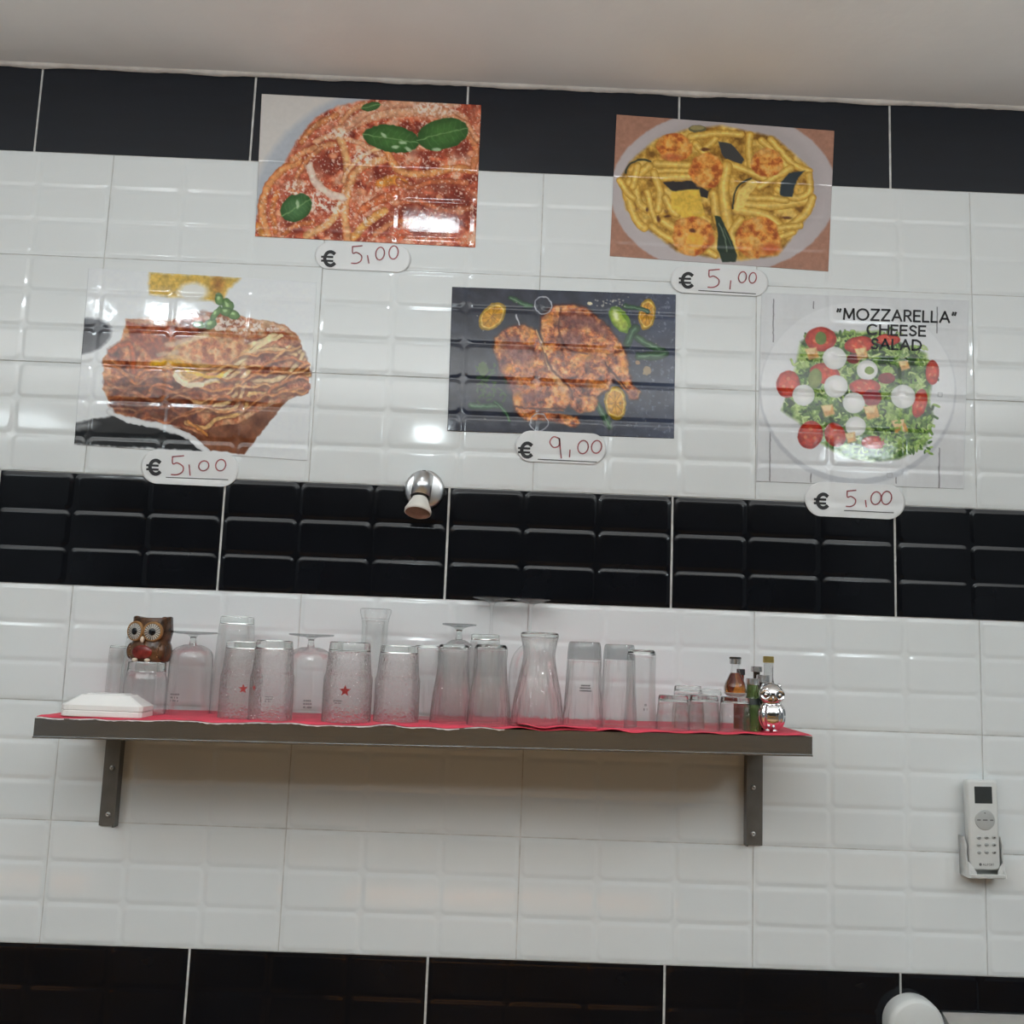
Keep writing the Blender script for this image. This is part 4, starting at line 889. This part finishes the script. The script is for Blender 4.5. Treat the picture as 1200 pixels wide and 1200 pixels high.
# back row
glass('tumbler', 'thin straight clear tumbler at the back left, leftmost glass on the shelf', 137, 757, 12, -.035, STRAIGHT, n=40, base=.004)
glass('tumbler', 'clear tumbler with a stepped rim, half hidden behind the ceramic owl', 162, 742, 19, -.062, TUMB, base=.010)
g_owl = glass('tumbler', 'low faceted tumbler upside down that carries the brown ceramic owl', 170, 776, 24, -.135, [(1, 0), (1, .5), (.98, .68), (.92, .78), (.90, 1)], 'glass_facet', fac=facet(10, .035), base=.016)
goblet('stemmed beer glass upside down just right of the ceramic owl', 223, 740, 27, 25, -.115, stem=.13)
marks(bpy.data.objects[-1] if False else [o for o in COL.objects if o.name.startswith('stemmed_glass')][-1], .046, .035, 3, -math.pi / 2 - .3, .016, .003, seed=4)
glass('tall_tumbler', 'tall thick-based tumbler upside down, tallest on the left half', 274, 723, 23.5, -.085, TAPER, 'glass', base=.013)
ga = glass('star_tumbler', 'bubbly tumbler with a red star, left of the closely set pair', 283, 752, 24, -.175, TUMB, 'glass_emboss', base=.012)
star(ga, .0335, .052, .0085, -math.pi / 2 + .35)
gb_ = glass('star_tumbler', 'bubbly tumbler with a pale red star, right of the closely set pair', 319, 751, 25, -.205, TUMB, 'glass_emboss', base=.014)
star(gb_, .0365, .055, .0060, -math.pi / 2 - .75); marks(gb_, .0370, .040, 3, -math.pi / 2 + .1, .012, .002, seed=2)
gx = goblet('stemmed beer glass upside down between the two red-star tumbler spots', 362, 743, 26, 27, -.12, stem=.13)
gx['label'] = 'stemmed beer glass upside down left of the thick green-based star tumbler'
marks(gx, .046, .03, 3, -math.pi / 2 + .2, .016, .003, seed=6)
gs = glass('star_tumbler', 'thick tumbler with one bright red star at the middle left of the shelf', 408, 753, 28, -.205, TUMB, 'glass_emboss', base=.016)
star(gs, .0400, .0545, .0105, -math.pi / 2 + .03); marks(gs, .0405, .036, 2, -math.pi / 2 - .3, .014, .002, seed=3)
glass('footed_shot_glass', 'small flared footed glass showing above the star tumbler', 437, 714, 18, -.06, [(.8, 0), (.8, .45), (.82, .7), (.86, .88), (1, .97), (1, 1)], base=.018, basemat='glass')
glass('tumbler', 'thick greenish-based tumbler right of the bright star tumbler', 466, 757, 26, -.175, TUMB, 'glass_emboss', base=.013)
glass('tall_tumbler', 'plain ribbed tall tumbler between thick tumbler and curved beer glasses', 500, 757, 17, -.10, STRAIGHT, 'glass_rib', base=.004)
goblet('small stemmed glass whose thin foot rises behind the curved beer glasses', 536, 731, 20, 20, -.070, 'glass_emboss', stem=.14)
glass('tumbler', 'clear tumbler at the back under the thin-stemmed wine glass', 567, 744, 18, -.120, STRAIGHT, base=.010)
wineglass('thin-stemmed wine glass upside down, left one of the two tallest', 574, 700, 23, 20, -.042, .62)
wineglass('thin-stemmed wine glass upside down, right one of the two tallest', 620, 702, 23, 23, -.050, .62)
BELL = [(1, 0), (.99, .08), (.92, .3), (.80, .55), (.74, .75), (.76, .9), (.75, .97), (.68, 1)]
glass('beer_glass', 'curved beer glass upside down, left of the two side by side', 530, 756, 24.5, -.163, BELL, 'glass_rib', base=.007)
glass('beer_glass', 'curved beer glass upside down, right of the two side by side', 574, 756, 25.5, -.205, BELL, 'glass_rib', base=.007)
glass('carafe_glass', 'waisted wheat beer glass upside down with a narrow neck and flared top', 631, 742, 31, -.205, [(1, 0), (.97, .12), (.86, .35), (.68, .60), (.60, .76), (.66, .89), (.72, .97), (.70, 1)], 'glass_rib', base=.008)
gp = glass('pilsner_glass', 'grey-tipped tapered pilsner glass upside down, standing alone right of the waisted glass', 684, 753, 23.5, -.205, [(1, 0), (.98, .12), (.91, .4), (.87, .65), (.82, .92), (.76, 1)], 'glass_rib', base=.030, basemat='glass_grey')
marks(gp, .031, .072, 3, -math.pi / 2, .018, .0024, m_='ink', seed=8)
glass('pilsner_glass', 'grey-tipped tapered pilsner glass upside down, just left of the clear tall one', 725, 756, 22, -.165, [(1, 0), (.98, .12), (.91, .4), (.87, .65), (.82, .92), (.76, 1)], 'glass_rib', base=.026, basemat='glass_grey')
gq = glass('tall_tumbler', 'clear tall narrow glass upside down, last tall glass before the low ones', 751, 762, 18.5, -.205, [(1, 0), (.97, .2), (.9, .5), (.9, .8), (.88, .96), (.8, 1)], 'glass', base=.008)
marks(gq, .0245, .04, 2, -math.pi / 2 + .2, .006, .004, seed=12)
LOW = [(1, 0), (1, .35), (.98, .45), (.95, .55), (.92, .8), (.88, .97), (.86, 1)]
for lab, cx, top, hw, Y in [('low faceted glass upside down, leftmost of the front low ones', 789, 815, 19.5, -.215), ('low faceted glass upside down, middle of the front low ones', 808, 814, 17.5, -.165),
                            ('low faceted glass upside down, right of the front low ones', 825, 815, 18.5, -.215), ('low clear glass at the back of the low group, left', 806, 804, 18, -.10), ('low clear glass at the back of the low group, right', 832, 808, 15, -.07),
                            ('low faceted glass upside down that carries the amber bottle', 861, 817, 18.5, -.215)]:
    glass('low_glass', lab, cx, top, hw, Y, LOW, 'glass_facet', fac=facet(12, .05), base=.010)

# ------------------------------------------------------------------ square white dishes
def dish(label, cx, cyb, Y, zbase):
    """square dish lying upside down: wide rim below, sloping up to a smaller foot"""
    x = at(cx, cyb, Y)[0]; root = empty('square_dish', (x, Y, zbase), label, 'dish', rot=(0, 0, math.radians(1.5)))
    lv = [(.066, 0), (.0685, .0012), (.0685, .009), (.066, .0105), (.044, .0245), (.042, .0265), (.036, .027)]
    v, f = [], []
    for hw, z in lv:
        for (sx, sy) in ((-1, -1), (-.80, -1), (.80, -1), (1, -1), (1, -.80), (1, .80), (1, 1), (.80, 1), (-.80, 1), (-1, 1), (-1, .80), (-1, -.80)):
            k = 1 if abs(sx) != abs(sy) else .93
            v.append((sx * hw * k, sy * hw * .53 * k, z))
    n = 12
    for j in range(len(lv) - 1):
        for i in range(n): f.append((j * n + i, j * n + (i + 1) % n, (j + 1) * n + (i + 1) % n, (j + 1) * n + i))
    f.append(tuple(range((len(lv) - 1) * n, len(lv) * n)))
    link('dish_body', pyd('dish_body', v, f), M['porcelain'], root)
    fr = [(-.034, -.018), (.034, -.018), (.034, .018), (-.034, .018)]
    v = [(a, b, .027) for a, b in fr] + [(a * .9, b * .86, .0285) for a, b in fr]
    link('foot_ring', pyd('foot_ring', v, [(0, 1, 5, 4), (1, 2, 6, 5), (2, 3, 7, 6), (3, 0, 4, 7), (4, 5, 6, 7)]), M['porcelain'], root)
    return root
zd = shz(-.12) + LIFT
dish('white square dish upside down, lower one of the stack of two', 126.5, 832, -.212, zd)
dish('white square dish upside down, upper one of the stack of two', 127.5, 826, -.212, zd + .0105)

# ------------------------------------------------------------------ brown ceramic owl
def owl_brown():
    Y = -.135; s = (Y - CP[1]) / F
    gx_, gz = g_owl.location.x, g_owl.location.z + spot_for(170, 776, -.135, 24)[2] + .0016
    x = at(178, 750, Y)[0]; Hh = at(178, 724, Y)[2] - gz
    g_top = g_owl.location.z + (at(170, 776, Y)[2] - g_owl.location.z)
    root = empty('ceramic_owl', (x, Y, gz - .0005), 'brown glazed ceramic owl with big dark eyes and red belly on a glass', 'ornament', rot=(0, 0, math.radians(-14)))
    R_ = 22.5 * s
    v, f = [], []; nz, nt = 26, 40
    for j in range(nz + 1):
        q = j / nz; z = Hh * q
        w = np.interp(q, [0, .05, .2, .36, .46, .52, .7, .86, .94, 1], [.84, .96, 1.02, .99, .90, .92, 1.0, .96, .93, .90])
        for i in range(nt):
            t = math.tau * i / nt; ct, st_ = math.cos(t), math.sin(t)
            sq = (abs(ct) ** 3.2 + abs(st_) ** 3.2) ** (-1 / 3.2)
            ear = .0025 * max(0, (q - .88) / .12) * (abs(ct) ** 4)
            v.append((R_ * w * sq * ct * .97 + ear * ct * 1.5, R_ * .80 * w * sq * st_, z + (abs(ct) ** 5) * .0035 * max(0, (q - .85) / .15)))
    for j in range(nz):
        for i in range(nt):
            a, b = j * nt + i, j * nt + (i + 1) % nt; f.append((a, b, b + nt, a + nt))
    c0 = len(v); v.append((0, 0, Hh * .985)); f += [(nz * nt + i, nz * nt + (i + 1) % nt, c0) for i in range(nt)]
    c1 = len(v); v.append((0, 0, 0)); f += [((i + 1) % nt, i, c1) for i in range(nt)]
    link('body', pyd('body', v, f), M['owlbrown'], root, True)
    yf = -R_ * .80
    for sx in (-1, 1):
        cx_, cz = sx * R_ * .49, Hh * .69
        rot = (math.pi / 2, 0, math.radians(sx * 10))
        a = link('eye_rim', lathe('eye_rim', [(.0001, .0022), (.0142, .0022), (.0166, .0040), (.0180, .0020), (.0184, -.003)], 40), M['owlrim'], root, True, (cx_, yf + .0022, cz)); a.rotation_euler = rot
        d = link('eye', lathe('eye', [(.0001, .0028), (.0145, .0028), (.0150, .001)], 36), M['owleye'], root, True, (cx_, yf + .0020, cz - .0006)); d.rotation_euler = rot
        sv, sf = [], []
        for k in range(20):
            a0 = math.tau * k / 20
            for rr, da in ((.0062, .06), (.0146, .045)):
                for sg in (-1, 1): sv.append((rr * math.cos(a0 + sg * da), rr * math.sin(a0 + sg * da), .0031))
            b = 4 * k; sf.append((b, b + 1, b + 3, b + 2))
        e = link('eye_streak', pyd('eye_streak', sv, sf), M['owlstreak'], d)
        p = link('pupil', ellipsoid('pupil', .0066, .0066, .0022), M['owlblack'], d, True, (0, 0, .0028))
    bk = link('beak', ellipsoid('beak', .0040, .0040, .0072, fn=lambda x_, y_, z_: 1 - .35 * max(z_, 0)), M['cream'], root, True, (0, yf - .0015, Hh * .52))
    bl = link('belly', ellipsoid('belly', .0205, .0042, .0125), M['owlred'], root, True, (-.0005, yf + .0010, Hh * .22))
    for sx in (-1, 1):
        link('foot', ellipsoid('foot', .0052, .0045, .0034), M['cream'], root, True, (sx * .0125, yf - .0008, .0034))
        w = link('wing', ellipsoid('wing', .0080, .0090, .0150), M['owlbrown'], root, True, (sx * R_ * .86, -R_ * .42, Hh * .24))
        for k in range(5):
            dv = link('wing_dot', ellipsoid('wing_dot', .0012, .0009, .0012, 10, 6), M['owlrim'], w, True, (sx * (-.003 + .0016 * (k % 3)), -.0082 + .0006 * (k % 3), -.009 + .0042 * k))
    br = []
    for sx in (-1, 1):
        t_ = link('ear_tuft', ellipsoid('ear_tuft', .0060, .0065, .0042), M['owlbrown'], root, True, (sx * R_ * .80, -R_ * .25, Hh * .985))
owl_brown()

# ------------------------------------------------------------------ chrome owl
def owl_chrome():
    Y = -.215; s = (Y - CP[1]) / F; x = at(904, 830, Y)[0]; zb = shz(x) + LIFT; Hh = at(903, 801, Y)[2] - zb
    root = empty('chrome_owl', (x, Y, zb), 'shiny chrome owl figurine at the right end of the shelf', 'ornament', rot=(0, 0, math.radians(-8)))
    R_ = 16 * s
    def feath(a, b, c):
        th = math.atan2(b, a); k = 1.0
        if b > -.55 or abs(a) > .35: k += .06 * math.sin(th * 15 + (1 if int((c + 1) * 9) % 2 else 0) * math.pi) * math.sin((c + 1) * 28)
        return k
    link('body', ellipsoid('body', R_, R_ * .92, Hh * .33, 90, 60, feath), M['chrome'], root, True, (0, 0, Hh * .34))
    link('head', ellipsoid('head', R_ * .95, R_ * .82, Hh * .25, 40, 26), M['chrome'], root, True, (-.001, -.001, Hh * .765))
    for sx in (-1, 1):
        e = link('eye', lathe('eye', [(.0001, .0040), (.0028, .0038), (.0034, .0015), (.0056, .0010), (.0074, .0030), (.0088, .0030), (.0102, -.001)], 32), M['chrome'], root, True, (sx * R_ * .48, -R_ * .68, Hh * .77)); e.rotation_euler = (math.pi / 2 - .1, 0, math.radians(sx * 18))
        link('pupil', lathe('pupil', [(.0030, .0028), (.0050, .0018)], 24), M['ink'], e, True)
        link('ear_tuft', ellipsoid('ear_tuft', .0040, .0040, .0075, fn=lambda a, b, c: 1 - .4 * max(c, 0)), M['chrome'], root, True, (sx * R_ * .55, 0, Hh * .95))
        f_ = link('foot', ellipsoid('foot', .0045, .0060, .0034), M['chrome'], root, True, (sx * .0065 - .003, -R_ * .78, .0034))
    link('beak', ellipsoid('beak', .0022, .0030, .0052), M['chrome'], root, True, (0, -R_ * .84, Hh * .69))
owl_chrome()

# ------------------------------------------------------------------ small bottles
def bottle(name, label, cx, top, Y, hw, prof, m_, capm, cap=(.12, .45), zb=None, extra=()):
    x, z0, H, r = spot_for(cx, top, Y, hw)
    if zb is not None: H = H + z0 - zb; z0 = zb
    root = empty(name, (x, Y, z0), label, 'bottle')
    hc = H * cap[0]; rc = r * cap[1]
    pr = smoothprof([(r * a, (H - hc * .8) * b) for a, b in prof], 5)
    link('body', lathe('body', [(.0001, pr[0][1])] + pr + [(.0001, pr[-1][1])], 32), M[m_], root, True)
    link('cap', lathe('cap', [(.0001, H - hc), (rc, H - hc), (rc * 1.02, H - hc * .92), (rc, H - .0008), (rc * .9, H), (.0001, H)], 24), M[capm], root)
    for nm, mm, a, b in extra:
        zs = [a * H + (b - a) * H * k / 6 for k in range(7)]
        rr = [np.interp(z, [p[1] for p in pr], [p[0] for p in pr]) + .0004 for z in zs]
        link(nm, lathe(nm, list(zip(rr, zs)), 32), M[mm], root, True)
    return root
g_am = [o for o in COL.objects if o.get('label') == 'low faceted glass upside down that carries the amber bottle'][0]
zam = at(861, 821, -.215)[2]
ztop = g_am.location.z + spot_for(861, 817, -.215, 18)[2] + .0014
x_, _, _, r_ = spot_for(861, 770, -.215, 13)
amb = empty('amber_bottle', (at(861.5, 795, -.215)[0], -.215, ztop), 'bulb-shaped miniature bottle of amber liquor with black and silver cap', 'bottle')
Hb = at(861, 770, -.215)[2] - ztop; rb = 12.8 * (1.796) / F
pf = smoothprof([(rb * .55, 0), (rb * .85, Hb * .05), (rb, Hb * .17), (rb * .94, Hb * .30), (rb * .62, Hb * .50), (rb * .40, Hb * .64), (rb * .36, Hb * .86)], 6)
link('glass_body', lathe('glass_body', [(.0001, 0)] + pf, 36), M['glass'], amb, True)
lq = [(a * .93, b + .0006) for a, b in pf if b < Hb * .60]
link('liquor', lathe('liquor', [(.0001, lq[0][1])] + lq + [(.0001, lq[-1][1])], 36), M['amber'], amb, True)
link('cap', lathe('cap', [(.0001, Hb * .82), (rb * .50, Hb * .82), (rb * .52, Hb * .97), (rb * .46, Hb), (.0001, Hb)], 24), M['silvercap'], amb)
link('cap_band', lathe('cap_band', [(rb * .535, Hb * .955), (rb * .535, Hb * .985), (rb * .47, Hb * 1.004), (.0001, Hb * 1.004)], 24), M['ink'], amb)
link('label', lathe('label', [(rb * .70, .0006), (rb * .90, Hb * .065), (rb * .97, Hb * .10)], 36), M['palelabel'], amb, True)
BT = [(.98, 0), (1, .04), (1, .55), (.92, .66), (.55, .80), (.46, .86), (.46, 1)]
bottle('green_bottle', 'squat green glass bottle with white and silver cap beside the chrome owl', 881.5, 795, -.20, 10.5, [(1, 0), (1, .04), (1, .35), (.90, .55), (.66, .72), (.62, .86), (.62, 1)], 'greenglass', 'silvercap', (.12, .72), extra=[('neck_label', 'darklabel', .50, .62), ('body_label', 'greenglass', .1, .4)])
bottle('brown_bottle', 'dark miniature bottle with silver cap behind the green bottle', 886.5, 781, -.115, 8.5, BT, 'brownglass', 'silvercap', (.09, .78))
bottle('clear_bottle', 'tall clear miniature bottle with gold cap behind the chrome owl', 900.5, 769, -.145, 10, [(1, 0), (1, .04), (1, .50), (.85, .62), (.58, .72), (.55, .86), (.55, 1)], 'frosted', 'gold', (.09, .62))
bottle('dark_bottle', 'small dark bottle with broad silver cap touching the back of the chrome owl', 894.5, 791, -.165, 9, BT, 'brownglass', 'silvercap', (.14, .86))
bottle('red_bottle', 'small bottle of red-brown liquor standing behind the amber bottle\'s glass', 868, 784, -.15, 8, BT, 'reddish', 'ink', (.10, .6), extra=[('body_label', 'palelabel', .45, .6)])

# ------------------------------------------------------------------ remote control in its holder
def remote():
    c0 = at(1155.5, 1024, -.040); tp = at(1152, 914.5, -.036)
    root = empty('remote_control', (c0[0], -.0095, c0[2]), 'white air conditioning remote with dark screen and nine buttons in its holder', 'remote control', rot=(0, math.radians(-1.0), 0))
    s = 1.99 / F; hw = 17.4 * s; H = tp[2] - c0[2]
    b = boxm('body', -hw, hw, -.030, -.010, 0.006, H, .0045, 4); link('body', b, M['plastic'], root, True)
    yf = -.0302
    def pxl(x, y): p = at(x, y, -.040); return p[0] - c0[0], p[2] - c0[2]
    x0, z1 = pxl(1143.5, 921.5); x1, z0 = pxl(1164.5, 942)
    link('screen', boxm('screen', x0, x1, yf - .0006, yf + .001, z0, z1, .0004, 1), M['lcd'], root)
    cx_, cz = pxl(1155.3, 961); d = link('dial_pad', lathe('dial_pad', [(.0001, .0012), (.0175, .0012), (.0190, .0006), (.0195, -.001)], 40), M['padgrey'], root, True, (cx_, yf, cz)); d.rotation_euler = (math.pi / 2, 0, 0)
    for k, (w, xx) in enumerate(((.007, -.012), (.009, 0), (.006, .0125))): link('printed_mark', boxm('printed_mark', xx - w / 2, xx + w / 2, -.0012, .0012, .0012, .0015), M['greyprint'], d)
    link('printed_mark', boxm('printed_mark', -.0012, .0012, .012, .014, .0012, .0015), M['greyprint'], d)
    for r_i in range(3):
        for c_i in range(3):
            bx, bz = pxl(1148 + 8.9 * c_i, 981.5 + 8.7 * r_i)
            bt = link('button', lathe('button', [(.0001, .0014), (.0036, .0014), (.0044, .0004), (.0045, -.001)], 20), M['padgrey'], root, True, (bx, yf, bz)); bt.rotation_euler = (math.pi / 2, 0, 0); bt.scale = (1, .8, 1)
            w = .0026 if c_i < 2 else .0016
            link('button_mark', boxm('button_mark', -w, w, -.0008 - (.001 if c_i == 2 else 0), .0008, .0014, .0017), M['greyprint'] if c_i < 2 else M['ink'], bt)
    # maker's mark
    sv = []; y_ = yf - .0004
    lx, lz = pxl(1149.3, 1013); dd = link('logo_dot', lathe('logo_dot', [(.0001, .0004), (.0026, .0004), (.0027, -.0004)], 18), M['greyprint'], root, False, (lx, yf, lz)); dd.rotation_euler = (math.pi / 2, 0, 0)
    cur = lx + .0045; v, f = [], []
    for ch in 'ALLFORT':
        w, stt = FONT[ch]; hh = .0036; ww = w * hh * .8
        for ln in stt:
            for a, b2 in zip(ln[:-1], ln[1:]):
                A = Vector((cur + a[0] * ww, lz - .0018 + a[1] * hh)); B = Vector((cur + b2[0] * ww, lz - .0018 + b2[1] * hh)); t = (B - A).normalized(); n_ = Vector((-t.y, t.x)) * .00035
                k = len(v); v += [(q.x, y_, q.y) for q in (A + n_, B + n_, B - n_, A - n_)]; f.append((k, k + 1, k + 2, k + 3))
        cur += ww + .0011
    link('logo_lettering', pyd('logo_lettering', v, f), M['greyprint'], root)
    # holder
    hroot = empty('remote_holder', (c0[0], -.0095, c0[2] - .008), 'white plastic wall holder gripping the lower half of the remote', 'holder', rot=(0, math.radians(-1.0), 0))
    hh = .060 ; g = 21.2 * s
    back = boxm('back_plate', -g, g, -.0085, -.0002, 0, hh * 1.05, .0012, 2); link('back_plate', back, M['plastic2'], hroot)
    link('bottom_ledge', boxm('bottom_ledge', -g * .92, g * .92, -.038, -.0086, 0, .005, .0016, 3), M['plastic2'], hroot, True)
    for sx in (-1, 1):
        # side cheek with a swept front edge
        zs = [0.001, .012, .030, .046, .060, .074]; ys = [-.039, -.037, -.030, -.027, -.030, -.020]; ins = [.78, .84, 1.0, 1.02, .98, 1.04]
        v, f = [], []
        for z_, yy, kk in zip(zs, ys, ins):
            xo, xi = sx * (g + .001), sx * (g - .0018)
            v += [(xo, -.001, z_), (xo, yy + .002, z_), (sx * (g - .006 * (1 if kk < .9 else .35)), yy, z_), (xi - sx * .0002, yy + .003, z_), (xi, -.001, z_)]
        for j in range(len(zs) - 1):
            for k in range(5): f.append((j * 5 + k, j * 5 + (k + 1) % 5, (j + 1) * 5 + (k + 1) % 5, (j + 1) * 5 + k))
        f += [(0, 1, 2, 3, 4), tuple(len(v) - 1 - k for k in range(5))]
        link('side_cheek', pyd('side_cheek', v, f), M['plastic2'], hroot, True)
        # raised lower front flap
        v = [(sx * (g - .001), -.0385, .001), (sx * (g * .50), -.0385, .001), (sx * (g * .56), -.0365, .010), (sx * (g * .72), -.0345, .022), (sx * (g - .001), -.0325, .032)]
        v += [(a, b + .0018, c) for a, b, c in v]
        fl = link('front_flap', pyd('front_flap', v, [(0, 1, 2, 3, 4), (9, 8, 7, 6, 5)] + [(k, (k + 1) % 5, (k + 1) % 5 + 5, k + 5) for k in range(5)]), M['plastic2'], hroot)
    link('bottom_lip', boxm('bottom_lip', -g * .92, g * .92, -.0395, -.0365, .001, .0085, .001, 2), M['plastic2'], hroot, True)
remote()

# ------------------------------------------------------------------ white rounded cover and steel appliance, lower right corner
def cover():
    Y = -.046; c = at(1075.5, 1171, Y); s = (Y - CP[1]) / F; r = 32 * s; depth = .031; Ht = .24
    root = empty('soap_dispenser', (c[0], -.0096, c[2] - Ht), 'white round-topped plastic dispenser at the bottom right corner of the wall', 'dispenser')
    pts = [(-r, 0), (r, 0)] + [(r * math.cos(t * math.pi / 20), Ht - r * .92 + r * .92 * math.sin(t * math.pi / 20)) for t in range(21)]
    v, f = [], []
    lv = [(0, 1.0), (-depth * .3, 1.0), (-depth * .9, .985), (-depth, .965), (-depth - .005, .90), (-depth - .0065, .86)]
    for y, k in lv:
        for x, z in pts: v.append((x * k, y, z - (1 - k) * r * (1 if z > Ht * .5 else -1)))
    n = len(pts)
    for j in range(len(lv) - 1):
        for i in range(n): f.append((j * n + i, j * n + (i + 1) % n, (j + 1) * n + (i + 1) % n, (j + 1) * n + i))
    f.append(tuple(range((len(lv) - 1) * n, len(lv) * n)))
    link('cover', pyd('cover', v, f), M['plastic'], root, True)
    link('base', boxm('base', -r * .8, r * .8, -depth * .8, 0, -.012, 0, .002), M['plastic2'], root)
cover()
c = at(1103, 1185, -.0096)
ap = empty('steel_appliance', (c[0] + .20, -.0096, c[2] - .30), 'stainless steel appliance with a bright folded top edge, bottom right corner', 'appliance')
xa = c[0] - ap.location.x
link('cabinet', boxm('cabinet', xa + .010, .25, -.029, 0, 0, .274, .001, 1), M['bracket'], ap)
v = [(xa, 0, .300), (.25, 0, .300), (xa, -.004, .300), (.25, -.004, .300), (xa + .006, -.030, .281), (.25, -.030, .281), (xa + .006, -.032, .262), (.25, -.032, .262), (xa, 0, .262), (.25, 0, .262)]
link('top_cover', pyd('top_cover', v, [(0, 2, 3, 1), (2, 4, 5, 3), (4, 6, 7, 5), (0, 8, 6, 4, 2), (1, 3, 5, 7, 9), (6, 8, 9, 7)]), M['satin'], ap)
# repeats that belong together
for o in list(COL.objects):
    if o.parent is None and 'category' in o.keys():
        g = {'glass': 'drinking glasses standing upside down on the shelf', 'bottle': 'miniature bottles at the right end of the shelf', 'poster': 'food posters stuck on the tiles',
             'price sticker': 'price stickers under the food posters', 'dish': 'stacked square dishes', 'shelf liner': 'red liners on the shelf'}.get(o['category'])
        if g: o['group'] = g
